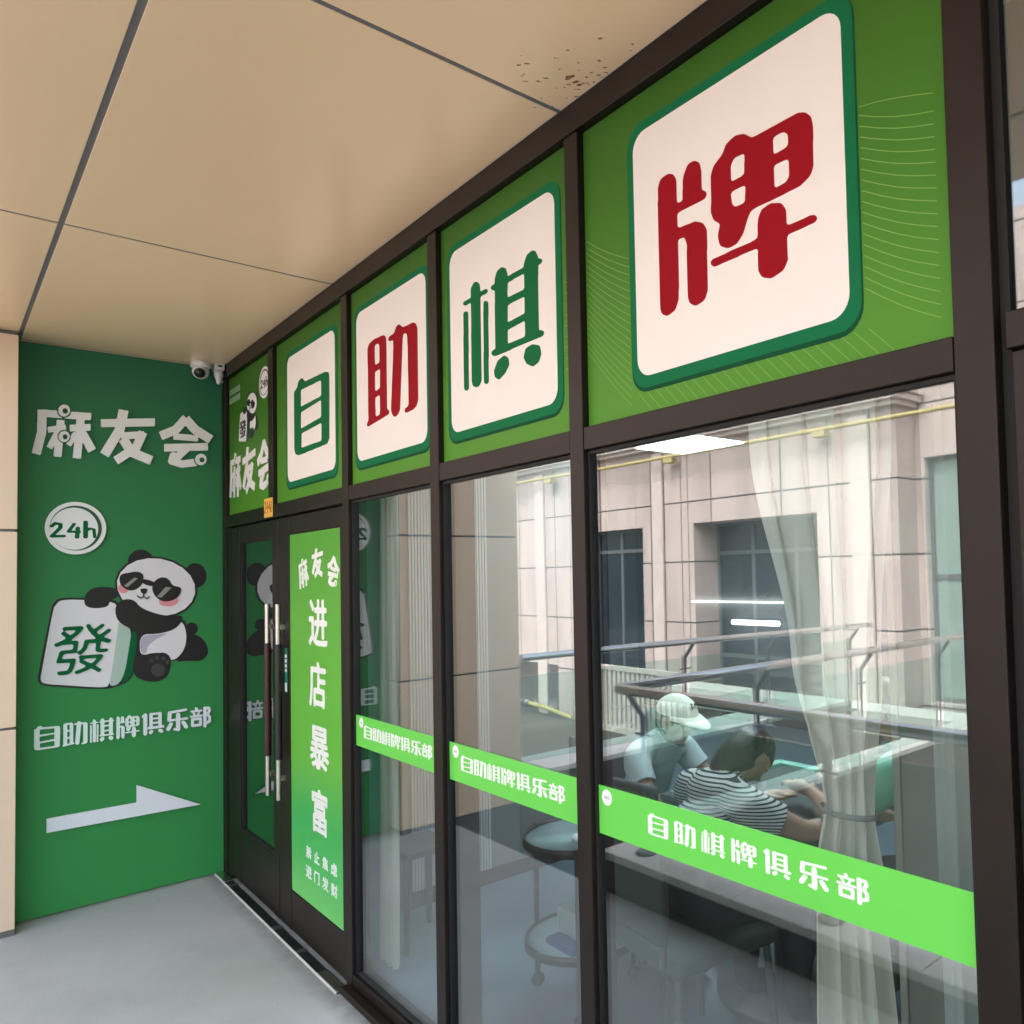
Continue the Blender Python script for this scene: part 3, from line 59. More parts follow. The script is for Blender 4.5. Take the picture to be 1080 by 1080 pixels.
PANDA = [('k',0,[[-0.15,1.394],[-0.151,1.383],[-0.156,1.374],[-0.162,1.366],[-0.171,1.362],[-0.18,1.361],[-0.189,1.364],[-0.198,1.369],[-0.204,1.377],[-0.208,1.387],[-0.21,1.398],[-0.208,1.408],[-0.204,1.418],[-0.197,1.425],[-0.189,1.429],[-0.18,1.43],[-0.171,1.428],[-0.162,1.422],[-0.156,1.414],[-0.151,1.404]]),('k',1,[[-0.223,1.374],[-0.148,1.36],[-0.104,1.303],[-0.097,1.246],[-0.132,1.206],[-0.196,1.216],[-0.265,1.215],[-0.238,1.308]]),('k',1,[[-0.457,1.421],[-0.362,1.388],[-0.259,1.407],[-0.226,1.46],[-0.2,1.416],[-0.194,1.329],[-0.212,1.257],[-0.259,1.215],[-0.321,1.243],[-0.422,1.252],[-0.452,1.279]]),('w',1,[[-0.422,1.383],[-0.342,1.377],[-0.27,1.396],[-0.233,1.445],[-0.211,1.404],[-0.205,1.33],[-0.222,1.27],[-0.261,1.227],[-0.291,1.234],[-0.321,1.273],[-0.372,1.276],[-0.402,1.267],[-0.426,1.282]]),('l',1,[[-0.422,1.373],[-0.362,1.373],[-0.288,1.38],[-0.347,1.353],[-0.39,1.315],[-0.394,1.27],[-0.424,1.284]]),('k',0,[[-0.366,1.799],[-0.365,1.78],[-0.369,1.762],[-0.379,1.745],[-0.393,1.732],[-0.409,1.724],[-0.427,1.721],[-0.444,1.725],[-0.46,1.734],[-0.471,1.748],[-0.477,1.765],[-0.479,1.783],[-0.474,1.802],[-0.465,1.818],[-0.452,1.831],[-0.435,1.84],[-0.417,1.842],[-0.4,1.839],[-0.385,1.83],[-0.373,1.816]]),('k',0,[[-0.108,1.704],[-0.107,1.682],[-0.112,1.661],[-0.121,1.643],[-0.135,1.631],[-0.151,1.624],[-0.168,1.625],[-0.184,1.633],[-0.198,1.646],[-0.208,1.664],[-0.214,1.685],[-0.215,1.707],[-0.21,1.728],[-0.201,1.745],[-0.188,1.758],[-0.172,1.765],[-0.155,1.764],[-0.138,1.757],[-0.124,1.744],[-0.114,1.726]]),('k',0,[[-0.153,1.591],[-0.17,1.541],[-0.205,1.5],[-0.254,1.474],[-0.312,1.463],[-0.372,1.47],[-0.429,1.492],[-0.477,1.528],[-0.513,1.573],[-0.533,1.624],[-0.535,1.676],[-0.52,1.724],[-0.488,1.764],[-0.443,1.792],[-0.387,1.805],[-0.327,1.802],[-0.269,1.782],[-0.217,1.747],[-0.178,1.7],[-0.156,1.647]]),('w',0,[[-0.164,1.594],[-0.18,1.547],[-0.213,1.509],[-0.259,1.484],[-0.314,1.474],[-0.371,1.48],[-0.425,1.501],[-0.47,1.535],[-0.504,1.577],[-0.523,1.625],[-0.526,1.674],[-0.511,1.719],[-0.481,1.756],[-0.438,1.782],[-0.386,1.794],[-0.329,1.791],[-0.273,1.772],[-0.224,1.739],[-0.187,1.696],[-0.166,1.645]]),('k',1,[[-0.791,1.572],[-0.765,1.596],[-0.661,1.59],[-0.539,1.576],[-0.515,1.554],[-0.461,1.445],[-0.425,1.385],[-0.448,1.184],[-0.469,1.137],[-0.514,1.114],[-0.576,1.101],[-0.741,1.133],[-0.833,1.152],[-0.854,1.178],[-0.85,1.221],[-0.8,1.545]]),('g',1,[[-0.463,1.407],[-0.432,1.386],[-0.455,1.185],[-0.476,1.147],[-0.508,1.12],[-0.5,1.178]]),('m',1,[[-0.525,1.519],[-0.463,1.412],[-0.467,1.351],[-0.498,1.131],[-0.567,1.109],[-0.548,1.241]]),('w',1,[[-0.782,1.56],[-0.762,1.585],[-0.652,1.578],[-0.544,1.564],[-0.523,1.536],[-0.515,1.471],[-0.537,1.286],[-0.557,1.126],[-0.578,1.111],[-0.741,1.144],[-0.829,1.161],[-0.843,1.182],[-0.837,1.225],[-0.793,1.539]]),('k',1,[[-0.668,1.561],[-0.663,1.606],[-0.638,1.637],[-0.596,1.646],[-0.53,1.638],[-0.515,1.589],[-0.558,1.57],[-0.563,1.538],[-0.614,1.531],[-0.652,1.539]]),('k',1,[[-0.536,1.508],[-0.528,1.554],[-0.491,1.578],[-0.447,1.568],[-0.422,1.525],[-0.342,1.485],[-0.28,1.472],[-0.222,1.473],[-0.232,1.43],[-0.27,1.393],[-0.342,1.377],[-0.412,1.382],[-0.471,1.416],[-0.52,1.454]]),('k',1,[[-0.454,1.273],[-0.382,1.26],[-0.321,1.279],[-0.285,1.254],[-0.278,1.202],[-0.299,1.134],[-0.35,1.113],[-0.412,1.13],[-0.456,1.167]]),('d',0,[[-0.309,1.176],[-0.311,1.165],[-0.315,1.156],[-0.323,1.149],[-0.332,1.145],[-0.342,1.144],[-0.352,1.147],[-0.361,1.153],[-0.368,1.162],[-0.372,1.172],[-0.374,1.183],[-0.372,1.194],[-0.368,1.204],[-0.361,1.211],[-0.352,1.215],[-0.342,1.216],[-0.332,1.213],[-0.323,1.207],[-0.315,1.198],[-0.311,1.188]]),('d',0,[[-0.362,1.235],[-0.362,1.231],[-0.364,1.228],[-0.366,1.225],[-0.369,1.224],[-0.372,1.224],[-0.375,1.225],[-0.378,1.227],[-0.38,1.229],[-0.382,1.233],[-0.382,1.237],[-0.382,1.24],[-0.38,1.243],[-0.378,1.246],[-0.375,1.247],[-0.372,1.248],[-0.369,1.247],[-0.366,1.245],[-0.364,1.242],[-0.362,1.238]]),('d',0,[[-0.336,1.246],[-0.336,1.243],[-0.338,1.24],[-0.34,1.237],[-0.343,1.236],[-0.346,1.235],[-0.349,1.236],[-0.352,1.238],[-0.354,1.241],[-0.355,1.245],[-0.356,1.248],[-0.355,1.252],[-0.354,1.255],[-0.352,1.258],[-0.349,1.259],[-0.346,1.259],[-0.343,1.259],[-0.34,1.257],[-0.338,1.254],[-0.336,1.25]]),('d',0,[[-0.306,1.241],[-0.306,1.238],[-0.308,1.234],[-0.31,1.232],[-0.313,1.23],[-0.316,1.23],[-0.319,1.231],[-0.322,1.233],[-0.325,1.236],[-0.326,1.239],[-0.326,1.243],[-0.326,1.247],[-0.324,1.25],[-0.322,1.253],[-0.319,1.254],[-0.316,1.254],[-0.313,1.253],[-0.31,1.251],[-0.308,1.249],[-0.306,1.245]]),('d',0,[[-0.287,1.219],[-0.288,1.216],[-0.289,1.213],[-0.291,1.211],[-0.294,1.209],[-0.297,1.209],[-0.3,1.21],[-0.302,1.212],[-0.304,1.214],[-0.306,1.217],[-0.306,1.221],[-0.306,1.224],[-0.304,1.227],[-0.302,1.229],[-0.3,1.23],[-0.297,1.231],[-0.294,1.23],[-0.291,1.228],[-0.289,1.226],[-0.288,1.222]]),('r',0,[[-0.477,1.622],[-0.48,1.615],[-0.485,1.61],[-0.492,1.607],[-0.499,1.607],[-0.506,1.609],[-0.512,1.613],[-0.517,1.619],[-0.521,1.627],[-0.522,1.635],[-0.521,1.643],[-0.517,1.65],[-0.512,1.655],[-0.506,1.658],[-0.499,1.659],[-0.491,1.657],[-0.485,1.653],[-0.48,1.646],[-0.477,1.639],[-0.476,1.63]]),('r',0,[[-0.247,1.56],[-0.248,1.55],[-0.254,1.541],[-0.264,1.533],[-0.276,1.528],[-0.29,1.526],[-0.304,1.527],[-0.317,1.531],[-0.328,1.537],[-0.335,1.545],[-0.337,1.555],[-0.336,1.565],[-0.33,1.574],[-0.321,1.582],[-0.309,1.587],[-0.295,1.589],[-0.281,1.589],[-0.268,1.585],[-0.257,1.578],[-0.25,1.57]]),('k',1,[[-0.517,1.689],[-0.508,1.711],[-0.472,1.717],[-0.442,1.724],[-0.412,1.713],[-0.406,1.686],[-0.417,1.644],[-0.452,1.618],[-0.486,1.625],[-0.512,1.653]]),('k',1,[[-0.417,1.686],[-0.352,1.664],[-0.357,1.635],[-0.417,1.656]]),('k',1,[[-0.372,1.628],[-0.357,1.673],[-0.321,1.692],[-0.288,1.677],[-0.275,1.64],[-0.23,1.631],[-0.234,1.595],[-0.259,1.563],[-0.311,1.55],[-0.352,1.576]]),('s',0,[[-0.496,1.647],[-0.45,1.69],[-0.434,1.685],[-0.481,1.639]]),('s',0,[[-0.347,1.582],[-0.306,1.635],[-0.278,1.63],[-0.326,1.576]]),('k',1,[[-0.425,1.63],[-0.387,1.629],[-0.394,1.605],[-0.407,1.596],[-0.419,1.609]]),('k',0,[[-0.41,1.601],[-0.411,1.582],[-0.406,1.582],[-0.405,1.601]]),('k',0,[[-0.407,1.588],[-0.425,1.58],[-0.423,1.574],[-0.405,1.582]]),('k',0,[[-0.419,1.579],[-0.436,1.594],[-0.439,1.589],[-0.422,1.574]]),('k',0,[[-0.411,1.586],[-0.394,1.57],[-0.391,1.575],[-0.408,1.59]]),('k',0,[[-0.395,1.57],[-0.377,1.582],[-0.38,1.587],[-0.397,1.576]])]
# ---------------------------------------------------------------- helpers
COL = bpy.context.scene.collection
def srgb(r, g, b):
    f = lambda c: (c/255/12.92) if c/255 <= 0.04045 else ((c/255+0.055)/1.055)**2.4
    return (f(r), f(g), f(b), 1)

def mat(name, col, rough=0.6, metal=0.0, noise=0.0, nscale=8.0, bump=0.0, bscale=120.0, spec=0.5, emit=None, estr=0.0, coat=0.0, stretch=None):
    m = bpy.data.materials.new(name); m.use_nodes = True
    nt = m.node_tree; N = nt.nodes; L = nt.links
    b = N['Principled BSDF']
    c = tuple(col) if len(col) == 4 else tuple(col)+(1,)
    b.inputs['Base Color'].default_value = c
    b.inputs['Roughness'].default_value = rough; b.inputs['Metallic'].default_value = metal
    b.inputs['Specular IOR Level'].default_value = spec
    b.inputs['Coat Weight'].default_value = coat
    tc = N.new('ShaderNodeTexCoord'); src = tc.outputs['Object']
    if stretch:
        mp = N.new('ShaderNodeMapping'); mp.inputs['Scale'].default_value = stretch
        L.new(src, mp.inputs['Vector']); src = mp.outputs['Vector']
    if noise:
        t = N.new('ShaderNodeTexNoise'); t.inputs['Scale'].default_value = nscale; t.inputs['Detail'].default_value = 6; t.inputs['Roughness'].default_value = 0.62
        L.new(src, t.inputs['Vector'])
        r = N.new('ShaderNodeValToRGB'); r.color_ramp.elements[0].position = 0.3; r.color_ramp.elements[1].position = 0.7
        r.color_ramp.elements[0].color = tuple(min(1, x*(1-noise)) for x in c[:3])+(1,)
        r.color_ramp.elements[1].color = tuple(min(1, x*(1+noise)) for x in c[:3])+(1,)
        L.new(t.outputs['Fac'], r.inputs['Fac']); L.new(r.outputs['Color'], b.inputs['Base Color'])
        rr = N.new('ShaderNodeMapRange'); rr.inputs['To Min'].default_value = max(0, rough-0.08); rr.inputs['To Max'].default_value = min(1, rough+0.08)
        L.new(t.outputs['Fac'], rr.inputs['Value']); L.new(rr.outputs['Result'], b.inputs['Roughness'])
    if bump:
        t2 = N.new('ShaderNodeTexNoise'); t2.inputs['Scale'].default_value = bscale; t2.inputs['Detail'].default_value = 4
        L.new(src, t2.inputs['Vector'])
        bp = N.new('ShaderNodeBump'); bp.inputs['Strength'].default_value = bump; bp.inputs['Distance'].default_value = 0.01
        L.new(t2.outputs['Fac'], bp.inputs['Height']); L.new(bp.outputs['Normal'], b.inputs['Normal'])
    if emit:
        b.inputs['Emission Color'].default_value = tuple(emit)+(1,); b.inputs['Emission Strength'].default_value = estr
    return m

def glass_mat(name, f0=0.06, tint=(0.8, 0.86, 0.85), wave=0.0, power=5.0):
    """architectural glass: see-through plus a mirror reflection that grows towards grazing angles"""
    m = bpy.data.materials.new(name); m.use_nodes = True
    nt = m.node_tree; N = nt.nodes; L = nt.links; N.clear()
    out = N.new('ShaderNodeOutputMaterial'); tr = N.new('ShaderNodeBsdfTransparent'); gl = N.new('ShaderNodeBsdfGlossy'); mx = N.new('ShaderNodeMixShader')
    tr.inputs['Color'].default_value = tint+(1,); gl.inputs['Roughness'].default_value = 0.0; gl.inputs['Color'].default_value = (1, 1, 1, 1)
    g = N.new('ShaderNodeNewGeometry'); d = N.new('ShaderNodeVectorMath'); d.operation = 'DOT_PRODUCT'
    L.new(g.outputs['Incoming'], d.inputs[0]); L.new(g.outputs['True Normal'], d.inputs[1])
    def M(op, a, b=None):
        n = N.new('ShaderNodeMath'); n.operation = op
        for i, v in enumerate((a, b)):
            if v is None: continue
            if isinstance(v, (int, float)): n.inputs[i].default_value = v
            else: L.new(v, n.inputs[i])
        return n.outputs[0]
    ab = M('ABSOLUTE', d.outputs['Value']); om = M('SUBTRACT', 1.0, ab); p = M('POWER', om, power)
    f = M('ADD', M('MULTIPLY', p, 1-f0), f0)
    L.new(f, mx.inputs['Fac']); L.new(tr.outputs[0], mx.inputs[1]); L.new(gl.outputs[0], mx.inputs[2]); L.new(mx.outputs[0], out.inputs['Surface'])
    if wave:
        tc = N.new('ShaderNodeTexCoord'); t = N.new('ShaderNodeTexNoise'); t.inputs['Scale'].default_value = 1.6; t.inputs['Detail'].default_value = 1
        L.new(tc.outputs['Object'], t.inputs['Vector'])
        bp = N.new('ShaderNodeBump'); bp.inputs['Strength'].default_value = 1.0; bp.inputs['Distance'].default_value = wave
        L.new(t.outputs['Fac'], bp.inputs['Height']); L.new(bp.outputs['Normal'], gl.inputs['Normal'])
    return m

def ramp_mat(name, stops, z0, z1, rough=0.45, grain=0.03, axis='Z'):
    """print whose colour changes up the sheet, on the wall board partly as painted shade"""
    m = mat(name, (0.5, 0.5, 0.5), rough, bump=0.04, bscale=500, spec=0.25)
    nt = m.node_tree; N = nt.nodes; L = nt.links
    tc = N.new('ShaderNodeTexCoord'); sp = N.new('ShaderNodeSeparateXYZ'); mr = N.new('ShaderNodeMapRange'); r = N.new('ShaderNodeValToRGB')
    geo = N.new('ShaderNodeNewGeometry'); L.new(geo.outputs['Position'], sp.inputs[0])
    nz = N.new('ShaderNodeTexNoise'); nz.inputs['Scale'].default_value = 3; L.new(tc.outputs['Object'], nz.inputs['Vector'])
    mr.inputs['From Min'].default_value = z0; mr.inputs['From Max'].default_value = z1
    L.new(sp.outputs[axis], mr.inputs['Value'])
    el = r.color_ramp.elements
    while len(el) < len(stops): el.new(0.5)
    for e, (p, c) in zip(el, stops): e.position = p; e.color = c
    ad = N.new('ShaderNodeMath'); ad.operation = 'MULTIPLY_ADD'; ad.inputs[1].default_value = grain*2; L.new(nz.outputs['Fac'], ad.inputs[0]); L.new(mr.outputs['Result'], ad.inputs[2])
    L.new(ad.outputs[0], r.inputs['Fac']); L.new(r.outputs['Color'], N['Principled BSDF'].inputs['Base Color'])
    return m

def tag(o, label=None, cat=None, group=None, kind=None):
    if label: o['label'] = label
    if cat: o['category'] = cat
    if group: o['group'] = group
    if kind: o['kind'] = kind
    return o

def thing(name, label, cat, loc=(0, 0, 0), group=None):
    o = bpy.data.objects.new(name, None); o.location = loc; o.empty_display_size = 0.1; COL.objects.link(o)
    return tag(o, label, cat, group)

def wloc(o):
    v = Vector(o.location)
    return v + (wloc(o.parent) if o.parent else Vector((0, 0, 0)))

class MB:
    """collects world-space geometry; build() links it as ONE mesh"""
    def __init__(s): s.v = []; s.f = []; s.smooth = []
    def add(s, vs, fs, smooth=False):
        k = len(s.v); s.v += [tuple(v) for v in vs]; s.f += [tuple(i+k for i in f) for f in fs]; s.smooth += [smooth]*len(fs); return s
    def box(s, x0, x1, y0, y1, z0, z1):
        x0, x1 = min(x0, x1), max(x0, x1); y0, y1 = min(y0, y1), max(y0, y1); z0, z1 = min(z0, z1), max(z0, z1)
        vs = [(x0, y0, z0), (x1, y0, z0), (x1, y1, z0), (x0, y1, z0), (x0, y0, z1), (x1, y0, z1), (x1, y1, z1), (x0, y1, z1)]
        return s.add(vs, [(0, 3, 2, 1), (4, 5, 6, 7), (0, 1, 5, 4), (1, 2, 6, 5), (2, 3, 7, 6), (3, 0, 4, 7)])
    def obox(s, c, ux, uy, uz, hx, hy, hz):
        c = Vector(c); ux = Vector(ux).normalized()*hx; uy = Vector(uy).normalized()*hy; uz = Vector(uz).normalized()*hz
        vs = [c+sx*ux+sy*uy+sz*uz for sz in (-1, 1) for sx, sy in ((-1, -1), (1, -1), (1, 1), (-1, 1))]
        return s.add(vs, [(0, 3, 2, 1), (4, 5, 6, 7), (0, 1, 5, 4), (1, 2, 6, 5), (2, 3, 7, 6), (3, 0, 4, 7)])
    def tube(s, pts, r, n=12, cap=True):
        pts = [Vector(p) for p in pts]; rs = r if isinstance(r, (list, tuple)) else [r]*len(pts)
        vs = []; ref = None
        for i, p in enumerate(pts):
            a = pts[max(0, i-1)]; b = pts[min(len(pts)-1, i+1)]; t = (b-a).normalized()
            if ref is None: ref = Vector((0, 0, 1)) if abs(t.z) < 0.9 else Vector((1, 0, 0))
            u = t.cross(ref).normalized(); w = t.cross(u).normalized(); ref = -w if False else ref
            for k in range(n):
                q = 2*math.pi*k/n; vs.append(p+rs[i]*(math.cos(q)*u+math.sin(q)*w))
        fs = [(i*n+k, i*n+(k+1) % n, (i+1)*n+(k+1) % n, (i+1)*n+k) for i in range(len(pts)-1) for k in range(n)]
        s.add(vs, fs, True)
        if cap: s.add(vs[:n], [tuple(range(n))]); s.add(vs[-n:], [tuple(range(n))[::-1]])
        return s
    def lathe(s, c, prof, n=28, ax=(0, 0, 1)):
        ax = Vector(ax).normalized(); u = ax.orthogonal().normalized(); w = ax.cross(u); c = Vector(c)
        vs = [c+h*ax+r*(math.cos(2*math.pi*k/n)*u+math.sin(2*math.pi*k/n)*w) for r, h in prof for k in range(n)]
        fs = [(i*n+k, i*n+(k+1) % n, (i+1)*n+(k+1) % n, (i+1)*n+k) for i in range(len(prof)-1) for k in range(n)]
        return s.add(vs, fs, True)
    def build(s, name, m, parent=None, bevel=0.0, seg=2):
        me = bpy.data.meshes.new(name)
        off = wloc(parent) if parent else Vector((0, 0, 0))
        me.from_pydata([tuple(Vector(v)-off) for v in s.v], [], s.f)
        me.polygons.foreach_set('use_smooth', s.smooth)
        bm = bmesh.new(); bm.from_mesh(me); bmesh.ops.recalc_face_normals(bm, faces=bm.faces); bm.to_mesh(me); bm.free()
        me.materials.append(m)
        o = bpy.data.objects.new(name, me); COL.objects.link(o)
        if parent: o.parent = parent
        if bevel:
            md = o.modifiers.new('b', 'BEVEL'); md.width = bevel; md.segments = seg; md.limit_method = 'ANGLE'; md.angle_limit = math.radians(50); md.harden_normals = True
        return o

def plate(name, loops, plane, d0, d1, m, parent=None):
    """a flat sheet (cut letter, print layer) from outlines with holes. plane 'F': shopfront (u=x, v=z, proud towards -y);
    plane 'W': end wall (u=y, v=z, proud towards +x)"""
    cu = bpy.data.curves.new(name, 'CURVE'); cu.dimensions = '2D'; cu.fill_mode = 'BOTH'; cu.extrude = abs(d1-d0)/2
    for l in loops:
        sp = cu.splines.new('POLY'); sp.points.add(len(l)-1)
        for p, (u, v) in zip(sp.points, l): p.co = (u, v, 0, 1)
        sp.use_cyclic_u = True
    t = bpy.data.objects.new('tmp', cu); COL.objects.link(t)
    me = bpy.data.meshes.new_from_object(t.evaluated_get(bpy.context.evaluated_depsgraph_get()))
    bpy.data.objects.remove(t); bpy.data.curves.remove(cu)
    mid = (d0+d1)/2; off = wloc(parent) if parent else Vector((0, 0, 0))
    for v in me.vertices:
        u, w, d = v.co.x, v.co.y, v.co.z+mid
        v.co = (Vector((u, -d, w)) if plane == 'F' else Vector((d, u, w))) - off
    bm = bmesh.new(); bm.from_mesh(me); bmesh.ops.recalc_face_normals(bm, faces=bm.faces); bm.to_mesh(me); bm.free()
    me.name = name; me.materials.clear(); me.materials.append(m)
    o = bpy.data.objects.new(name, me); COL.objects.link(o)
    if parent: o.parent = parent
    return o

def glyph(ch, u0, v0, u1, v1, slant=0.0, rot=0.0):
    out = []
    cu, cv = (u0+u1)/2, (v0+v1)/2; c, s_ = math.cos(rot), math.sin(rot)
    for l in GLYPHS[ch].split('|'):
        pts = []
        for p in l.split():
            x, y = p.split(','); y = int(y); x = int(x)
            U = u0+(u1-u0)*x/1000 + slant*(y-500)/1000; V = v0+(v1-v0)*y/1000
            U, V = cu+(U-cu)*c-(V-cv)*s_, cv+(U-cu)*s_+(V-cv)*c
            pts.append((U, V))
        out.append(pts)
    return out

def rrect(u0, v0, u1, v1, r, n=6):
    pts = []
    for cx, cy, a in ((u1-r, v0+r, -90), (u1-r, v1-r, 0), (u0+r, v1-r, 90), (u0+r, v0+r, 180)):
        for k in range(n+1):
            t = math.radians(a+90*k/n); pts.append((cx+r*math.cos(t), cy+r*math.sin(t)))
    return pts
def ell(cu, cv, ru, rv, n=40): return [(cu+ru*math.cos(2*math.pi*k/n), cv+rv*math.sin(2*math.pi*k/n)) for k in range(n)]
def chaikin(p, k=2):
    for _ in range(k):
        q = []
        for i in range(len(p)):
            a, b = p[i], p[(i+1) % len(p)]
            q += [(a[0]*.75+b[0]*.25, a[1]*.75+b[1]*.25), (a[0]*.25+b[0]*.75, a[1]*.25+b[1]*.75)]
        p = q
    return p
def rect(u0, v0, u1, v1): return [(u0, v0), (u1, v0), (u1, v1), (u0, v1)]

# ---------------------------------------------------------------- materials
FRAME = mat('bronze_aluminium', (0.0135, 0.0078, 0.006), 0.45, 0.1, spec=0.35, noise=0.22, nscale=6, bump=0.03, bscale=300)
GASKET = mat('black_gasket', (0.008, 0.008, 0.009), 0.7)
GLASS = glass_mat('window_glass', f0=0.145, tint=(0.88, 0.92, 0.925), wave=0.0005, power=4.2)
DGLASS = glass_mat('door_glass', f0=0.12, tint=(0.32, 0.42, 0.38), wave=0.0005, power=3.6)
RGLASS = glass_mat('rail_glass', f0=0.05, tint=(0.80, 0.90, 0.88), power=5)
SOFFIT = mat('soffit_beige', (0.97, 0.72, 0.47), 0.25, 0.0, bump=0.06, bscale=200, spec=0.6)
CLAD = mat('clad_beige', (0.82, 0.635, 0.475), 0.5, noise=0.03, nscale=3, bump=0.04, bscale=240)
JOINT = mat('joint_grey', (0.15, 0.15, 0.16), 0.7)
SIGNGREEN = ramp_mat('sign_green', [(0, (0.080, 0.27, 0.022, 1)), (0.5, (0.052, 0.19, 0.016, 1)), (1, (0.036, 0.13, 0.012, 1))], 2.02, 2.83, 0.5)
LINEGREEN = mat('pattern_green', (0.16, 0.34, 0.06), 0.5)
BORDER = mat('border_green', (0.006, 0.150, 0.058), 0.7, spec=0.12, noise=0.04, nscale=5)
BORDERD = mat('border_shadow_ink', (0.005, 0.07, 0.03), 0.7, spec=0.12)
TILEW = mat('tile_cream_print', (0.84, 0.80, 0.775), 0.6, spec=0.15, noise=0.02, nscale=4, bump=0.03, bscale=400)
RED = mat('red_print', (0.29, 0.004, 0.012), 0.7, noise=0.03, spec=0.12)
DGREEN = mat('dark_green_print', (0.006, 0.135, 0.045), 0.7, noise=0.03, spec=0.12)
INKRIM = mat('dark_rim_ink', (0.10, 0.03, 0.025), 0.5)
WALLG = ramp_mat('wall_sign_green', [(0, (0.040, 0.30, 0.078, 1)), (0.45, (0.036, 0.27, 0.072, 1)), (1, (0.03, 0.165, 0.083, 1))], 0.0, 2.9, 0.42, 0.02)  # darker top: partly the print, partly shade put into the colour
WHITEL = mat('white_acrylic', (0.90, 0.92, 0.94), 0.35, noise=0.02)
MINTL = mat('pale_mint_acrylic', (0.80, 0.95, 0.91), 0.35)
LILAC = mat('pale_lilac_acrylic', (0.86, 0.90, 0.96), 0.35)
EDGE = mat('dark_green_letter_side', (0.015, 0.10, 0.04), 0.6)
BAND = mat('lime_film', (0.145, 0.66, 0.085), 0.35, noise=0.02, nscale=3)
WHITEF = mat('white_film', (0.90, 0.90, 0.90), 0.35)
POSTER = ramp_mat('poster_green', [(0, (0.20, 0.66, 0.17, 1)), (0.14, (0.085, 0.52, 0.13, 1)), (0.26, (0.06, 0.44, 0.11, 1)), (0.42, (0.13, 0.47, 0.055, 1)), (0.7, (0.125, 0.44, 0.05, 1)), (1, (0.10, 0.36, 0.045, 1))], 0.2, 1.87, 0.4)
PINK = mat('blush_ink', (0.80, 0.32, 0.36), 0.45)
BLACKI = mat('black_ink', (0.012, 0.011, 0.012), 0.45)
DARKI = mat('charcoal_ink', (0.055, 0.052, 0.05), 0.45)
GLINT = mat('glint_ink', (0.30, 0.31, 0.30), 0.45)
LAV = mat('lavender_ink', (0.48, 0.47, 0.58), 0.45)
WHITEI = mat('white_ink', (0.82, 0.81, 0.85), 0.45)
MINTI = mat('mint_ink', (0.45, 0.60, 0.54), 0.45)
STEEL = mat('brushed_steel', (0.62, 0.60, 0.57), 0.28, 1.0, bump=0.02, bscale=400)
PEWTER = mat('dark_steel', (0.20, 0.21, 0.22), 0.35, 0.8)
RAILTOP = mat('polished_rail', (0.60, 0.61, 0.62), 0.09, 1.0)
MAROON = mat('maroon_grip', (0.045, 0.008, 0.010), 0.35)
BLACKP = mat('black_plastic', (0.015, 0.015, 0.017), 0.4)
WHITEP = mat('white_plastic', (0.78, 0.77, 0.76), 0.35)
LENS = mat('black_lens', (0.004, 0.004, 0.005), 0.08)
PAVE = mat('grey_floor_coating', (0.43, 0.435, 0.44), 0.62, noise=0.10, nscale=1.7, bump=0.22, bscale=220)
def wear():
    nt = PAVE.node_tree; N = nt.nodes; L = nt.links; b_ = N['Principled BSDF']
    src = b_.inputs['Base Color'].links[0].from_socket
    g_ = N.new('ShaderNodeNewGeometry')
    def layer(src, scale, stretch, lo, hi, col, rot=0.4, det=8):
        mp = N.new('ShaderNodeMapping'); mp.inputs['Scale'].default_value = stretch; mp.inputs['Rotation'].default_value = (0, 0, rot); L.new(g_.outputs['Position'], mp.inputs['Vector'])
        t = N.new('ShaderNodeTexNoise'); t.inputs['Scale'].default_value = scale; t.inputs['Detail'].default_value = det; t.inputs['Roughness'].default_value = 0.7; L.new(mp.outputs['Vector'], t.inputs['Vector'])
        mr = N.new('ShaderNodeMapRange'); mr.inputs['From Min'].default_value = lo; mr.inputs['From Max'].default_value = hi; L.new(t.outputs['Fac'], mr.inputs['Value'])
        mx = N.new('ShaderNodeMix'); mx.data_type = 'RGBA'; L.new(mr.outputs['Result'], mx.inputs['Factor']); L.new(src, mx.inputs[6]); mx.inputs[7].default_value = col
        return mx.outputs[2]
    src = layer(src, 3.0, (1, 6, 1), 0.60, 0.80, (0.34, 0.335, 0.33, 1), 0.9)      # drag marks
    src = layer(src, 26, (1, 1, 1), 0.62, 0.72, (0.31, 0.30, 0.29, 1)); src = layer(src, 140, (1, 1, 1), 0.66, 0.72, (0.22, 0.21, 0.20, 1), det=2)            # small stains
    src = layer(src, 1.3, (1, 1, 1), 0.52, 0.75, (0.47, 0.475, 0.48, 1))
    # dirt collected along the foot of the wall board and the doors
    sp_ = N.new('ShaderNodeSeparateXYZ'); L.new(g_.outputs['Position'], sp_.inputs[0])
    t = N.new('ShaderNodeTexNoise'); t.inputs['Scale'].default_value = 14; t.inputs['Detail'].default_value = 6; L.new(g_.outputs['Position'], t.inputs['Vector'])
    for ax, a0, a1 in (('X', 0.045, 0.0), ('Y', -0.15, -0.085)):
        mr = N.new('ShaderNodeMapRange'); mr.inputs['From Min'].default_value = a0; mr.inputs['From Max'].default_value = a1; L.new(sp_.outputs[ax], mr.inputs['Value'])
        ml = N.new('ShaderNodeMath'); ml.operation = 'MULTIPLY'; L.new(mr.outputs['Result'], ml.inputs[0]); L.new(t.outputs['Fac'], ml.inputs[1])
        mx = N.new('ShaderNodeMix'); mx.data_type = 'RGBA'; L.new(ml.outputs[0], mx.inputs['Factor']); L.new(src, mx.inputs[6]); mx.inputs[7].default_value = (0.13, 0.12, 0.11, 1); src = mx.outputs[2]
    L.new(src, b_.inputs['Base Color'])
wear()
STONE = mat('pale_kerb_stone', (0.76, 0.72, 0.69), 0.6, noise=0.07, nscale=9, bump=0.1, bscale=60)
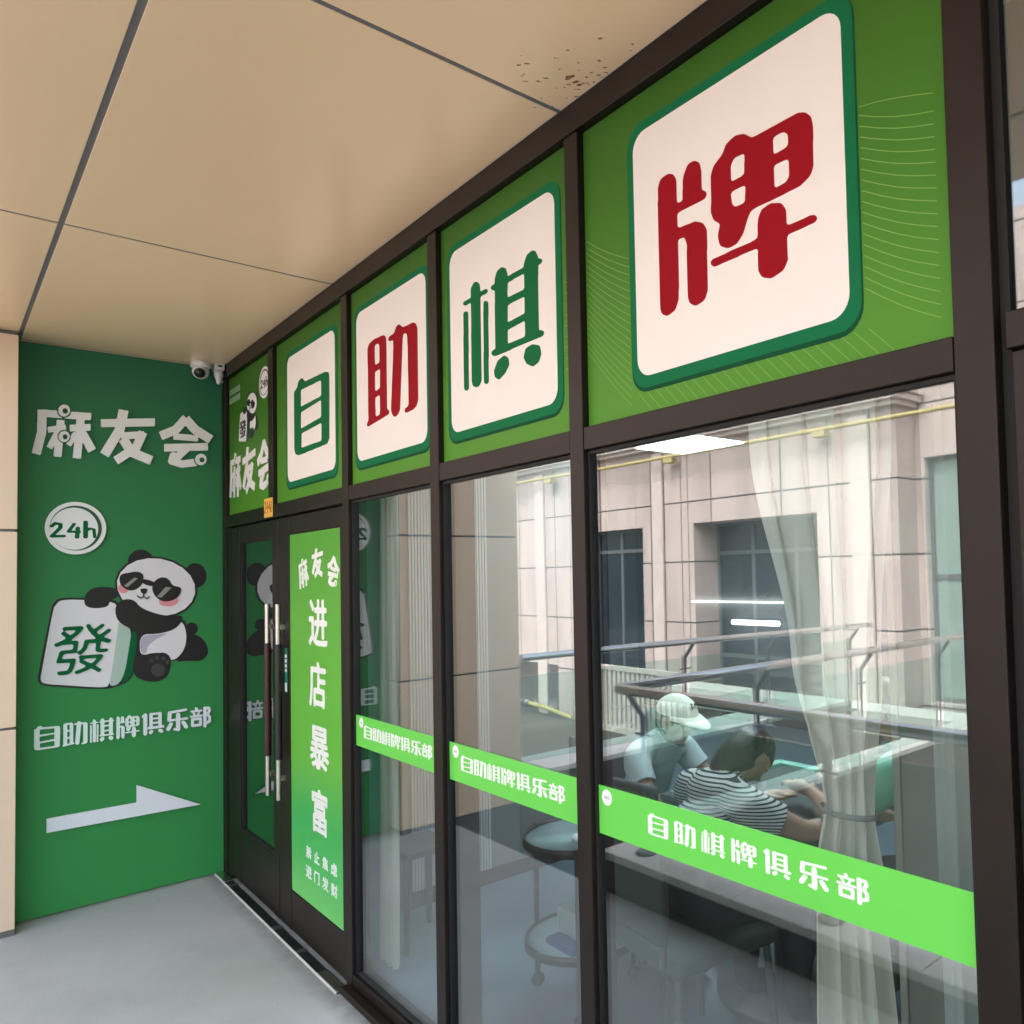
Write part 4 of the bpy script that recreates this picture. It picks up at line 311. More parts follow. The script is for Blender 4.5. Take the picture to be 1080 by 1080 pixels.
DARKSTONE = mat('brown_grey_stone', (0.10, 0.085, 0.075), 0.75, noise=0.18, nscale=6, bump=0.1, bscale=50)
ASPH = mat('far_ground', (0.10, 0.10, 0.105), 0.85, noise=0.2, nscale=0.7, bump=0.1, bscale=20)
INFLOOR = mat('room_floor', (0.12, 0.175, 0.22), 0.35, noise=0.12, nscale=3)
INWALL = mat('room_wall', (0.27, 0.27, 0.26), 0.7, noise=0.04, nscale=2)
FLUTE = mat('fluted_panel', (0.66, 0.66, 0.65), 0.5, noise=0.03)
CURT = mat('linen_curtain', (0.86, 0.83, 0.76), 0.85, noise=0.04, nscale=40, bump=0.12, bscale=300, stretch=(1, 1, 0.15))
SHEER = mat('pale_curtain', (0.52, 0.57, 0.54), 0.85, noise=0.05, nscale=30, bump=0.1, bscale=300, stretch=(1, 1, 0.15))
def translucent(m, col, f):
    nt = m.node_tree; N = nt.nodes; L = nt.links; out = N['Material Output']; b_ = N['Principled BSDF']
    t = N.new('ShaderNodeBsdfTranslucent'); t.inputs['Color'].default_value = col; x = N.new('ShaderNodeMixShader'); x.inputs['Fac'].default_value = f
    L.new(b_.outputs[0], x.inputs[1]); L.new(t.outputs[0], x.inputs[2]); L.new(x.outputs[0], out.inputs['Surface'])
translucent(CURT, (0.88, 0.84, 0.76, 1), 0.45); translucent(SHEER, (0.70, 0.76, 0.72, 1), 0.35)
PANELG = mat('grey_partition', (0.30, 0.31, 0.30), 0.5, noise=0.05)
LED = mat('led_panel_glow', (0.9, 0.95, 0.95), 0.5, emit=(0.80, 0.97, 1.0), estr=6.5)
LAMPW = mat('lit_tube', (0.9, 0.9, 0.9), 0.5, emit=(0.95, 0.98, 1.0), estr=1.0)
GASY = mat('yellow_pipe_paint', (0.50, 0.42, 0.17), 0.5, noise=0.12, nscale=12)
WINDARK = mat('far_window_glass', (0.010, 0.022, 0.034), 0.04, spec=0.75, noise=0.3, nscale=1.1)
WINPALE = mat('far_pale_green_glass', (0.24, 0.34, 0.31), 0.10, spec=0.8, noise=0.1, nscale=2)
WINFR = mat('far_window_frame', (0.13, 0.14, 0.15), 0.45, 0.3)
MINT = mat('mint_plastic', (0.30, 0.66, 0.54), 0.35)
FELT = mat('grey_felt', (0.09, 0.10, 0.10), 0.95, noise=0.1, nscale=60)
CHAIRG = mat('grey_green_upholstery', (0.055, 0.072, 0.07), 0.7, noise=0.08, nscale=30)
SKIN = mat('skin', (0.50, 0.30, 0.21), 0.5, noise=0.05, nscale=14)
HAIR = mat('black_hair', (0.012, 0.010, 0.010), 0.4, noise=0.3, nscale=60, stretch=(1, 1, 0.1))
TEE = mat('pale_blue_tee', (0.58, 0.68, 0.70), 0.85, noise=0.04, nscale=20, bump=0.1, bscale=40)
CAPM = mat('cream_cap_cotton', (0.92, 0.92, 0.80), 0.8, noise=0.05, nscale=30, bump=0.1, bscale=80)
GREENT = mat('mint_green_shirt', (0.22, 0.58, 0.42), 0.85, noise=0.06, nscale=20, bump=0.15, bscale=30)
SHOE = mat('dark_shoe', (0.03, 0.028, 0.028), 0.6)
TROUS = mat('dark_trousers', (0.035, 0.038, 0.045), 0.85)
TAG = mat('orange_yellow_tag', (0.86, 0.50, 0.10), 0.45, noise=0.15, nscale=40)
TAGINK = mat('brown_tag_ink', (0.35, 0.11, 0.01), 0.5)
BARS = mat('faded_white_ink', (0.22, 0.36, 0.22), 0.5)
STAIN = mat('brown_stain', (0.26, 0.145, 0.08), 0.8)
BLUEP = mat('blue_plastic', (0.04, 0.09, 0.30), 0.4)
TABGLASS = mat('pale_glass_top', (0.45, 0.60, 0.62), 0.12, spec=0.7)

def stone_panels(name, col, w, h, off=(0, 0, 0), mort=0.012, rot=False):
    m = mat(name, col, 0.6, noise=0.06, nscale=3, bump=0.05, bscale=60)
    nt = m.node_tree; N = nt.nodes; L = nt.links
    tc = N.new('ShaderNodeNewGeometry'); mp = N.new('ShaderNodeMapping'); mp.inputs['Location'].default_value = off
    mp.inputs['Rotation'].default_value = (math.radians(-90), 0, 0)
    L.new(tc.outputs['Position'], mp.inputs['Vector'])
    br = N.new('ShaderNodeTexBrick'); br.offset = 0; br.inputs['Scale'].default_value = 1
    br.inputs['Brick Width'].default_value = w; br.inputs['Row Height'].default_value = h; br.inputs['Mortar Size'].default_value = mort; br.inputs['Mortar Smooth'].default_value = 0.1
    br.inputs['Color1'].default_value = tuple(c*1.04 for c in col)+(1,); br.inputs['Color2'].default_value = tuple(c*0.93 for c in col)+(1,); br.inputs['Mortar'].default_value = (0.09, 0.075, 0.07, 1)
    L.new(mp.outputs['Vector'], br.inputs['Vector'])
    st = N.new('ShaderNodeTexNoise'); st.inputs['Scale'].default_value = 1.0; st.inputs['Detail'].default_value = 7; st.inputs['Roughness'].default_value = 0.65
    m3 = N.new('ShaderNodeMapping'); m3.inputs['Scale'].default_value = (3.2, 3.2, 0.55); L.new(tc.outputs['Position'], m3.inputs['Vector']); L.new(m3.outputs['Vector'], st.inputs['Vector'])
    rg = N.new('ShaderNodeMapRange'); rg.inputs['From Min'].default_value = 0.40; rg.inputs['From Max'].default_value = 0.66; rg.inputs['To Min'].default_value = 1.0; rg.inputs['To Max'].default_value = 0.74; L.new(st.outputs['Fac'], rg.inputs['Value'])
    mu = N.new('ShaderNodeMix'); mu.data_type = 'RGBA'; mu.blend_type = 'MULTIPLY'; mu.inputs['Factor'].default_value = 1.0; L.new(br.outputs['Color'], mu.inputs[6]); L.new(rg.outputs['Result'], mu.inputs[7])
    L.new(mu.outputs[2], N['Principled BSDF'].inputs['Base Color'])
    return m
OPP = stone_panels('pinkish_stone_cladding', (0.62, 0.52, 0.485), 1.33, 0.915, (0.25, 0.05, 0))
OPPS = mat('pale_stone_trim', (0.66, 0.575, 0.54), 0.65, noise=0.06, nscale=4)

# ---------------------------------------------------------------- ground and floors
H = 2.905
g = MB().box(-60, 60, -90, 60, -4.5, -4.2).build('ground', ASPH); tag(g, kind='structure', label='distant grey paved ground below the gallery')
f = MB().box(-0.02, 12, -1.3, 0.06, -0.3, 0.0); fl = f.build('pavement', PAVE); tag(fl, kind='structure', label='smooth grey coated walkway floor in front of the shopfront')
t = MB().box(-14, -0.35, -7.4, -1.85, -1.2, -0.9); tag(t.build('lower_path', DARKSTONE), kind='structure', label='pale paved lower terrace beyond the kerb')
# kerbs of the walkway
def kerb(name, x0, x1, y0, y1, label):
    k = thing(name, label, 'kerb', ((x0+x1)/2, (y0+y1)/2, 0), 'kerbs along the gallery edge')
    MB().box(x0+0.004, x1-0.004, y0+0.004, y1-0.004, -4.19, 0.16).build('shaded_kerb_face', DARKSTONE, k)  # dark colour here holds the shade on the kerb's sides
    c = MB(); n = max(1, int(max(x1-x0, y1-y0)/0.9)); 
    for i in range(n):
        if x1-x0 > y1-y0: c.box(x0+(x1-x0)*i/n+0.003, x0+(x1-x0)*(i+1)/n-0.003, y0, y1, 0.1605, 0.2)
        else: c.box(x0, x1, y0+(y1-y0)*i/n+0.003, y0+(y1-y0)*(i+1)/n-0.003, 0.1605, 0.2)
    c.build('coping', STONE, k, 0.004)
kerb('stone_kerb', 1.80, 12, -1.66, -1.302, 'pale topped kerb running along the walkway under the near handrail')
kerb('stone_kerb', -0.35, 0.13, -6.0, -1.86, 'pale topped kerb under the far handrail beside the beige column')
kerb('stone_kerb', 1.56, 1.80, -6.6, -1.662, 'pale topped kerb leading away from the corner of the near handrail')

# ---------------------------------------------------------------- canopy ceiling: panels with open joints
c = thing('canopy_ceiling', 'beige metal soffit panels with grey joints over the walkway', 'ceiling', (3, -1, H))
MB().box(-0.6, 12, -1.32, 0.05, H+0.0025, H+0.35).build('backing', JOINT, c)
# the soffit stops above the kerb
xs = [-0.6, 0.0, 1.756, 3.441, 5.1, 6.8, 8.5, 12]; ys = [-1.32, -0.934, -0.03]
j = 0.0085
for i in range(len(xs)-1):
    for k in range(len(ys)-1):
        x0, x1, y0, y1 = xs[i], xs[i+1], ys[k], ys[k+1]
        MB().box(x0+j, x1-j, y0+j, y1-(j if k == 0 else 0), H, H+0.0115).build('soffit_panel', SOFFIT, c, 0.0012)
# brown splashes on the soffit beside the big sign
random.seed(4); sp = MB()
for k in range(46):
    cx = random.gauss(3.60, 0.075); cy = -0.035-abs(random.gauss(0.0, 0.085)); a = random.uniform(0.2, 1.2); L_ = random.uniform(0.002, 0.008); w = random.uniform(0.0012, 0.0032)
    if k < 5: cx = random.gauss(3.6, 0.012); cy = -0.09+random.gauss(0, 0.01); L_ = 0.008; w = 0.005
    n = 9; vs = []
    for q in range(n):
        th = 2*math.pi*q/n; rr = 1+random.uniform(-.35, .35); dx = L_*rr*math.cos(th); dy = w*rr*math.sin(th)
        vs.append((cx+dx*math.cos(a)-dy*math.sin(a), cy+dx*math.sin(a)+dy*math.cos(a), H-0.0006-0.00002*k))
    sp.add(vs, [tuple(range(n))])
st = sp.build('stain', STAIN, c); tag(st, label='brown dirt splashes on the beige soffit')

# ---------------------------------------------------------------- beige column at the far left, with end wall behind the green board
c = thing('column', 'beige panel clad column left of the green wall board', 'column', (-0.1, -1.4, 0))
MB().box(-0.5, 0.16, -1.83, -0.955, -1.2, H-0.003).build('core', JOINT, c)
for z0, z1 in ((0.03, 0.972), (0.984, 1.922), (1.934, H-0.02)):
    for y0, y1 in ((-1.84, -0.945),):
        MB().box(-0.3, 0.17, y0, y1, z0, z1).build('cladding_panel', CLAD, c, 0.003)
MB().box(-0.2, 0.163, -1.835, -0.947, 0.001, 0.028).build('base_strip', JOINT, c)
w = MB().box(-0.35, -0.012, -0.94, 0.05, -0.3, H).build('end_wall', CLAD); tag(w, 'plain wall at the end of the walkway behind the green board', 'wall')

# ---------------------------------------------------------------- green wall board
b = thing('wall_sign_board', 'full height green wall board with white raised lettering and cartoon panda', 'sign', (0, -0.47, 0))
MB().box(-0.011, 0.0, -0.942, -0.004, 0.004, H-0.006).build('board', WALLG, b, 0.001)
MB().box(-0.008, 0.004, -0.944, -0.938, 0.004, H-0.006).build('edge_trim', GASKET, b)
def raised(name, loops, m, d0=0.006, d1=0.016, side=True):
    o = plate(name, loops, 'W', d0, d1, m, b)
    return o
for ch in '麻友会':
    x0, z0, x1, z1 = BB[ch]
    raised('raised_character', glyph(ch, x0, z0, x1, z1), WHITEL)
# 24h badge
bd = plate('badge', [ell(-0.702, 1.953, 0.127, 0.137)], 'W', 0.004, 0.014, WHITEL, b)
plate('badge_ring', [ell(-0.702, 1.953, 0.108, 0.117), ell(-0.709, 1.950, 0.100, 0.110)], 'W', 0.0142, 0.0156, EDGE, bd)
plate('badge_text', glyph('24h', -0.810, 1.898, -0.618, 1.993), 'W', 0.0142, 0.0158, DGREEN, bd)
u = -0.866
for k, ch in enumerate('自助棋牌俱乐部'):
    x0 = -0.866+k*0.1125; raised('raised_character', glyph(ch, x0, 0.834, x0+0.102, 0.953), MINTL if k < 4 else LILAC, 0.004, 0.014)
raised('arrow', [[(-0.816, 0.416), (-0.142, 0.409), (-0.44, 0.577), (-0.44, 0.484), (-0.816, 0.486)]], LILAC, 0.006, 0.016)
# panda hugging a tile, printed flat
INK = {'k': BLACKI, 'w': WHITEI, 'l': LAV, 'g': DGREEN, 'm': MINTI, 'd': DARKI, 's': GLINT, 'r': PINK}
INK_NAME = {'k': 'black_patch', 'w': 'white_patch', 'l': 'lilac_patch', 'g': 'tile_back', 'm': 'tile_edge', 'd': 'paw_pad', 's': 'glint', 'r': 'blush'}
def panda(parent, plane, fmap, d, step, lod=False):
    root = None
    for k, (cc, sm, pts) in enumerate(PANDA):
        if lod and cc in 'drmls': continue
        P_ = chaikin(pts, 2) if sm else pts
        o = plate(INK_NAME[cc], [[fmap(p) for p in P_]], plane, d, d+step*(k+1), INK[cc], root or parent)
        if root is None: o.name = 'panda_picture'; root = o
    return root
pr = panda(b, 'W', lambda p: tuple(p), 0.0, 0.0002)
plate('tile_character', glyph('發', -0.792, 1.197, -0.556, 1.452, slant=0.03), 'W', 0.0, 0.0082, DGREEN, pr)

# ---------------------------------------------------------------- shopfront frame, glass, doors
s = thing('shopfront', 'dark brown aluminium shopfront framing with tall reflecting window panes', 'shopfront', (2.3, 0, 0))
FY0, FY1 = -0.026, 0.05
def member(name, x0, x1, z0, z1, y0=FY0, y1=FY1): return MB().box(x0, x1, y0, y1, z0, z1).build(name, FRAME, s, 0.0025)
VM = [(0.0, 0.075, 0), (1.842, 1.905, 0), (2.636, 2.70, 0), (3.452, 3.512, 0), (4.552, 4.622, 0), (5.55, 5.64, 0)]
for x0, x1, _ in VM: member('mullion', x0, x1, 0.0, 2.826)
member('mullion', 0.862, 0.938, 2.034, 2.822)
member('header', 0.0, 12, 2.828, H-0.002, -0.03)
spans = [(1.907, 2.634), (2.702, 3.45), (3.514, 4.55), (4.640, 5.548)]
member('transom', 0.077, 1.840, 1.965, 2.032, -0.0245)
for x0, x1 in spans: member('transom', x0, x1, 1.972 if x0 < 4.6 else 1.99, 2.032 if x0 < 4.6 else 2.05, -0.0245)
for x0, x1 in spans: member('bottom_rail', x0, x1, 0.0, 0.075, -0.0245)
gk = MB(); gk.box(4.6225, 4.6395, 0.0, 0.02, 0.0, 2.82)
for x0, x1 in spans[:3]:
    for (a, b_, z0, z1) in ((x0, x0+0.007, 0.077, 1.97), (x1-0.007, x1, 0.077, 1.97)): gk.box(a, b_, -0.012, 0.012, z0, z1)
    gk.box(x0+0.0071, x1-0.0071, -0.012, 0.012, 0.077, 0.084); gk.box(x0+0.0071, x1-0.0071, -0.012, 0.012, 1.962, 1.97)
gk.build('gasket', GASKET, s)
for i, (x0, x1) in enumerate(spans):
    p = MB().box(x0+0.004, x1-0.004, -0.003, 0.003, 0.08, 1.966).build('window_pane', GLASS, s)
MB().box(4.651, 5.544, -0.003, 0.003, 2.054, 2.822).build('window_pane', GLASS, s)
# rest of the frontage beyond the picture
w = MB().box(5.66, 12, -0.02, 0.1, 0, 2.82).build('side_wall', CLAD); tag(w, 'plain beige wall to the right of the shopfront', 'wall')

def handle(x, y, z0, z1, grip, door):
    h = MB().tube([(x, y, z0), (x, y, z0+0.19)], 0.0125, 16); h.tube([(x, y, z1-0.19), (x, y, z1)], 0.0125, 16)
    for z in (z0+0.10, z1-0.11): h.box(x-0.012, x+0.012, y+0.008, -0.022, z-0.011, z+0.011)
    hd = h.build('handle', STEEL, door)
    MB().tube([(x, y, z0+0.19), (x, y, z1-0.19)], 0.0155, 16).build('grip', grip, hd)
    return hd
def door(label, x0, x1, gx0, gx1, gz0, gz1, gm, hx, hy, grip):
    d = MB()
    y0, y1 = -0.021, 0.03
    d.box(x0, gx0, y0, y1, 0.022, 1.955); d.box(gx1, x1, y0, y1, 0.022, 1.955)
    d.box(gx0, gx1, y0+0.002, y1-0.002, 0.022, gz0); d.box(gx0, gx1, y0+0.002, y1-0.002, gz1, 1.955)
    o = d.build('door', FRAME, s, 0.003); tag(o, label=label)
    MB().box(gx0-0.003, gx1+0.003, -0.0035, 0.0035, gz0-0.003, gz1+0.003).build('door_glass', gm, o)
    gg = MB()
    gg.box(gx0, gx0+0.008, -0.014, 0.012, gz0, gz1); gg.box(gx1-0.008, gx1, -0.014, 0.012, gz0, gz1); gg.box(gx0+0.008, gx1-0.008, -0.014, 0.012, gz0, gz0+0.008); gg.box(gx0+0.008, gx1-0.008, -0.014, 0.012, gz1-0.008, gz1)
    gg.build('gasket', GASKET, o)
    handle(hx, hy, 0.615, 1.54, grip, o)
    return o
d1 = door('dark glazed door leaf beside the green wall board', 0.165, 0.985, 0.33, 0.90, 0.305, 1.87, DGLASS, 0.950, -0.058, MAROON)
d2 = door('door leaf covered by a tall green poster', 0.993, 1.838, 1.155, 1.800, 0.205, 1.872, DGLASS, 1.085, -0.050, BLACKP)
MB().box(0.079, 0.163, -0.02, 0.03, 0.0, 1.962).build('door_jamb', FRAME, s, 0.002)
# small stickers by the handle
sk = MB().box(1.085, 1.125, -0.0225, -0.0212, 1.12, 1.33).build('door_sticker', mat('sticker_green', (0.01, 0.22, 0.13), 0.4), d2)
k_ = MB()
for z in (1.285, 1.262, 1.239, 1.216): k_.box(1.092, 1.118, -0.0232, -0.0226, z, z+0.015)
k_.box(1.090, 1.120, -0.0232, -0.0226, 1.125, 1.165); k_.build('sticker_text', WHITEF, sk)
# bay beyond the big window: closed door panel
member('side_door_frame', 4.647, 4.70, 0.0, 1.985, -0.02); MB().box(4.702, 5.546, 0.012, 0.03, 0.0, 1.985).build('side_door_panel', GASKET, s)

# threshold with open track
th = thing('door_threshold', 'worn metal floor track with a white edge at the foot of the doors', 'threshold', (0.95, -0.06, 0))
MB().box(0.02, 1.86, -0.070, -0.027, 0.0005, 0.004).build('track_bed', BLACKP, th)
MB().box(0.02, 1.86, -0.076, -0.0705, 0.0005, 0.010).build('edge_strip', WHITEP, th, 0.001)
for x0, x1 in ((0.02, 0.20), (0.27, 0.30), (1.02, 1.06), (1.36, 1.39), (1.64, 1.86)): MB().box(x0, x1, -0.0695, -0.0275, 0.0042, 0.010).build('cover_plate', STEEL if x0 in (0.02, 1.64) else PEWTER, th, 0.001)
MB().box(1.87, 5.6, -0.06, -0.0265, 0.0005, 0.03).build('base_trim', FRAME, th, 0.002)

# ---------------------------------------------------------------- fascia signs above the transom
SG = 'green fascia signs above the windows'
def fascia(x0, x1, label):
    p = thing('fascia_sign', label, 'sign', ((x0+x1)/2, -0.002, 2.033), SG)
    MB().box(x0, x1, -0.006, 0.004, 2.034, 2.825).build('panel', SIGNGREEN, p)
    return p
def tile(p, u0, v0, u1, v1, ch, ink, rim):
    # border with its printed darker lower edge, then the cream tile, then the character
    plate('tile_edge', [rrect(u0-0.022, v0-0.038, u1+0.030, v1+0.022, 0.055)], 'F', 0.006, 0.0066, BORDERD, p)
    plate('tile_border', [rrect(u0-0.020, v0-0.028, u1+0.026, v1+0.024, 0.052)], 'F', 0.006, 0.0070, BORDER, p)
    plate('tile_face', [rrect(u0, v0, u1, v1, 0.045)], 'F', 0.006, 0.0074, TILEW, p)
    x0, z0, x1, z1 = BB[ch]
    plate('character', glyph(ch, x0, z0, x1, z1), 'F', 0.006, 0.0082, ink, p)
ps = {}
for (x0, x1, u0, u1, ch, ink, lab) in (
    (0.940, 1.840, 1.102, 1.724, '自', DGREEN, 'green fascia sign with a narrow dark green square character on cream tile'),
    (1.907, 2.634, 1.962, 2.584, '助', RED, 'smaller fascia sign with a red character on cream tile'),
    (2.702, 3.450, 2.762, 3.376, '棋', DGREEN, 'fascia sign with dark green character standing on two dots'),
    (3.514, 4.550, 3.718, 4.338, '牌', RED, 'largest nearest fascia sign with a red character')):
    p = ps[ch] = fascia(x0, x1, lab)
    tile(p, u0, 2.124, u1, 2.728, ch, ink, None)
# fine line pattern printed on the green
def strokes(p, lines, w, m=LINEGREEN):
    o = MB()
    for k, pts in enumerate(lines):
        for a, b_ in zip(pts, pts[1:]):
            du, dv = b_[0]-a[0], b_[1]-a[1]; L_ = math.hypot(du, dv) or 1; nu, nv = -dv/L_*w/2, du/L_*w/2
            d = -0.0061-0.000004*k
            o.add([(a[0]+nu, d, a[1]+nv), (b_[0]+nu, d, b_[1]+nv), (b_[0]-nu, d, b_[1]-nv), (a[0]-nu, d, a[1]-nv)], [(0, 1, 2, 3)])
    return o.build('line_pattern', m, p)
L1 = []
for k in range(17):
    z = 2.495-k*0.0205; dz = 0.058+0.0022*k
    L1.append([(4.372+0.150*q/4, z-dz*q/4-0.006*math.sin(q/4*math.pi)) for q in range(5)])
L1.append([(4.372+0.15*q/5, 2.511-0.042*(q/5)**1.3) for q in range(6)])
for k in range(22):
    x = 3.715+k*0.0315; e_ = 0.052 if x < 4.4 else 0.03
    L1.append([(x+e_*q/2, 2.090-e_*q/2) for q in range(3)])
for k in range(19):
    z = 2.53-0.0165*k; s_ = 0.10+0.004*k; x1 = 3.692
    L1.append([(3.518+(x1-3.518)*q/4, z-s_*(q/4)*1.0-0.006*math.sin(q/4*math.pi)) for q in range(5) if z-s_*(q/4) > 2.045])
strokes(ps['牌'], L1, 0.0016)
strokes(ps['棋'], [[(2.706, 2.22+0.012*k), (2.735, 2.20+0.012*k)] for k in range(9)]+[[(3.415+0.03*q/3, 2.45-0.03*k-0.004*q) for q in range(4)] for k in range(9)], 0.0015)
strokes(ps['自'], [[(0.95+0.13*q/4, 2.30+0.012*k+0.05*(q/4)**2) for q in range(5)] for k in range(5)], 0.0015)
strokes(ps['助'], [[(1.912+0.028*q/2, 2.28+0.014*k+0.006*q) for q in range(3)] for k in range(6)], 0.0015)
# corner fascia sign with panda, badge and name
p = fascia(0.077, 0.860, 'corner fascia sign with a small panda and three white characters')
for ch, (a, b_, c_, d_) in {'麻': (0.082, 2.128, 0.318, 2.383), '友': (0.342, 2.128, 0.578, 2.386), '会': (0.612, 2.124, 0.852, 2.388)}.items():
    plate('white_character', glyph(ch, a, b_, c_, d_), 'F', 0.006, 0.0085, WHITEI, p)
bg = plate('badge', [ell(0.742, 2.682, 0.090, 0.082)], 'F', 0.006, 0.0078, WHITEI, p)
plate('badge_ring', [ell(0.742, 2.682, 0.078, 0.068), ell(0.742, 2.680, 0.071, 0.062)], 'F', 0.0079, 0.0084, BLACKI, bg)
plate('badge_text', glyph('24h', 0.682, 2.652, 0.802, 2.708), 'F', 0.0079, 0.0086, BLACKI, bg)
yy = [q[0] for _, _, P_ in PANDA for q in P_]; zz = [q[1] for _, _, P_ in PANDA for q in P_]
ya, yb, za, zb = min(yy), max(yy), min(zz), max(zz)
fm = lambda q: (0.265+(q[0]-ya)/(yb-ya)*0.375, 2.415+(q[1]-za)/(zb-za)*0.27)
pr = panda(p, 'F', fm, 0.006, 0.00008, True)
a = fm((-0.792, 1.197)); b_ = fm((-0.556, 1.452)); plate('tile_character', glyph('發', a[0], a[1], b_[0], b_[1]), 'F', 0.006, 0.0096, BLACKI, pr)
br_ = MB().box(0.088, 0.30, -0.0075, -0.0062, 2.722, 2.756); br_.box(0.088, 0.30, -0.0075, -0.0062, 2.674, 2.708); br_.build('small_print', BARS, p)

# orange number tag on the transom
t = thing('number_tag', 'small orange number tag stuck on the frame above the doors', 'tag', (0.80, -0.027, 2.0), None)
MB().box(0.800, 0.935, -0.0285, -0.0262, 1.972, 2.068).build('plate', TAG, t, 0.001)
TG = MB()
def seg(pts, w=0.006):
    for q, (a, b_) in enumerate(zip(pts, pts[1:])):
        du, dv = b_[0]-a[0], b_[1]-a[1]; L_ = math.hypot(du, dv); e = w/2
        TG.obox(((a[0]+b_[0])/2, -0.0292-0.0001*q, (a[1]+b_[1])/2), (du, 0, dv), (0, 1, 0), (-dv, 0, du), L_/2+e*0.6, 0.0006, e)
seg([(0.812, 2.045), (0.824, 2.052), (0.834, 2.042), (0.832, 2.028), (0.814, 1.998), (0.836, 1.998)])
seg([(0.843, 2.022), (0.851, 2.022)]); seg([(0.859, 2.050), (0.859, 1.994)]); seg([(0.867, 2.022), (0.875, 2.022)])
seg([(0.900, 2.052), (0.883, 2.014), (0.910, 2.014)]); seg([(0.902, 2.034), (0.902, 1.994)])
seg([(0.914, 2.044), (0.922, 2.048), (0.927, 2.038), (0.914, 1.998), (0.928, 1.998)], 0.004)
TG.build('number', TAGINK, t)

# ---------------------------------------------------------------- lime bands across the panes
BG = 'lime green film bands across the windows'
for (x0, x1, a, b_, cx, lab) in (
    (1.913, 2.628, 1.995, 2.570, 1.968, 'lime green lettered band on the narrow window next to the doors'),
    (2.709, 3.443, 2.787, 3.356, 2.752, 'lime green lettered band on the middle window pane'),
    (3.521, 4.543, 3.714, 4.335, 3.555, 'longest lime green lettered band on the large right window')):
    p = thing('window_band', lab, 'window sticker', ((x0+x1)/2, -0.004, 0.98), BG)
    MB().box(x0, x1, -0.0048, -0.0034, 0.981, 1.104).build('film', BAND, p)
    n = 7; pitch = (b_-a+0.018)/n if x0 < 3.5 else (b_-a)/(n-1+0.79)
    wch = pitch*(0.93 if x0 < 3.5 else 0.79)
    for k, ch in enumerate('自助棋牌俱乐部'):
        plate('white_character', glyph(ch, a+k*pitch, 1.021, a+k*pitch+wch, 1.072), 'F', 0.0048, 0.0056, WHITEF, p)
    dt = plate('dot_logo', [ell(cx, 1.077, 0.020, 0.020)], 'F', 0.0048, 0.0056, WHITEF, p)
    dd = MB(); 
    for q in range(3): dd.box(cx-0.009+q*0.007, cx-0.005+q*0.007, -0.0062, -0.00565, 1.073, 1.081)
    dd.build('dot_logo_text', LAV, dt)

# ---------------------------------------------------------------- tall poster on the right door leaf
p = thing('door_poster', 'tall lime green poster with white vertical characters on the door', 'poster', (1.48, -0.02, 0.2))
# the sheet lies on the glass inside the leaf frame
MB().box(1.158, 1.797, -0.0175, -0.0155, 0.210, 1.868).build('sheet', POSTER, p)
dx = -0.055
def pc(ch, u0, v0, u1, v1, rot=0.0, sl=0.0):
    plate('white_character', glyph(ch, u0+dx, v0, u1+dx, v1, slant=sl, rot=rot), 'F', 0.0175, 0.0190, WHITEF, p)
pc('麻', 1.335, 1.618, 1.465, 1.752, 0.22); pc('友', 1.512, 1.660, 1.649, 1.791); pc('会', 1.700, 1.618, 1.838, 1.752, -0.22)
pc('进', 1.469, 1.361, 1.695, 1.566); pc('店', 1.468, 1.091, 1.672, 1.291); pc('暴', 1.475, 0.822, 1.700, 1.010); pc('富', 1.490, 0.543, 1.679, 0.735)
for ch, u0, u1, vz in (('禁', 1.411, 1.476, 0), ('止', 1.512, 1.576, 0), ('焦', 1.614, 1.680, 0), ('虑', 1.716, 1.783, 0)): pc(ch, u0, 0.408, u1, 0.460)
for ch, u0, u1, vz in (('进', 1.408, 1.478, 0), ('门', 1.513, 1.576, 0), ('发', 1.612, 1.682, 0), ('财', 1.717, 1.786, 0)): pc(ch, u0, 0.320, u1, 0.374)

# ---------------------------------------------------------------- cameras under the soffit
cm = thing('dome_camera', 'white turret security camera with black lens under the soffit corner', 'security camera', (0.13, -0.16, H))
c0 = Vector((0.075, -0.150, H))
MB().lathe(c0, [(0.0, -0.001), (0.049, -0.001), (0.051, -0.007), (0.051, -0.029), (0.046, -0.034), (0.0, -0.034)], 28).build('base', WHITEP, cm)
hd = MB().lathe(c0+Vector((0, 0, -0.055)), [(0.0, -0.043)]+[(0.043*math.cos(t), 0.043*math.sin(t)) for t in [math.radians(a) for a in range(-80, 81, 10)]]+[(0.0, 0.043)], 28).build('ball', WHITEP, cm)
ld = Vector((0.80, -0.30, -0.42)).normalized()
MB().lathe(c0+Vector((0, 0, -0.055))+ld*0.033, [(0.0, -0.01), (0.028, -0.01), (0.028, 0.006), (0.025, 0.011), (0.0, 0.014)], 24, ld).build('lens', LENS, hd)
cm = thing('small_camera', 'small white bracket camera next to the turret camera in the corner', 'security camera', (0.06, -0.05, H))
MB().box(0.02, 0.105, -0.085, -0.035, H-0.036, H-0.001).build('bracket', WHITEP, cm, 0.004)
MB().box(0.1052, 0.107, -0.069, -0.049, H-0.020, H-0.010).build('socket', BLACKP, cm)
MB().lathe((0.065, -0.058, H-0.036), [(0.0, 0), (0.026, 0), (0.024, -0.028), (0.014, -0.052), (0.010, -0.072), (0.0, -0.080)], 20, (0, 0, 1)).build('camera_body', WHITEP, cm, 0)
cb = MB().tube([(0.02, -0.05, H-0.03), (0.013, -0.02, H-0.10), (0.009, -0.012, 2.72), (0.010, -0.010, 2.60), (0.009, -0.010, 2.52)], 0.0035, 8).build('cable', WHITEP, None)
tag(cb, 'thin white cable running down the corner below the cameras', 'cable')

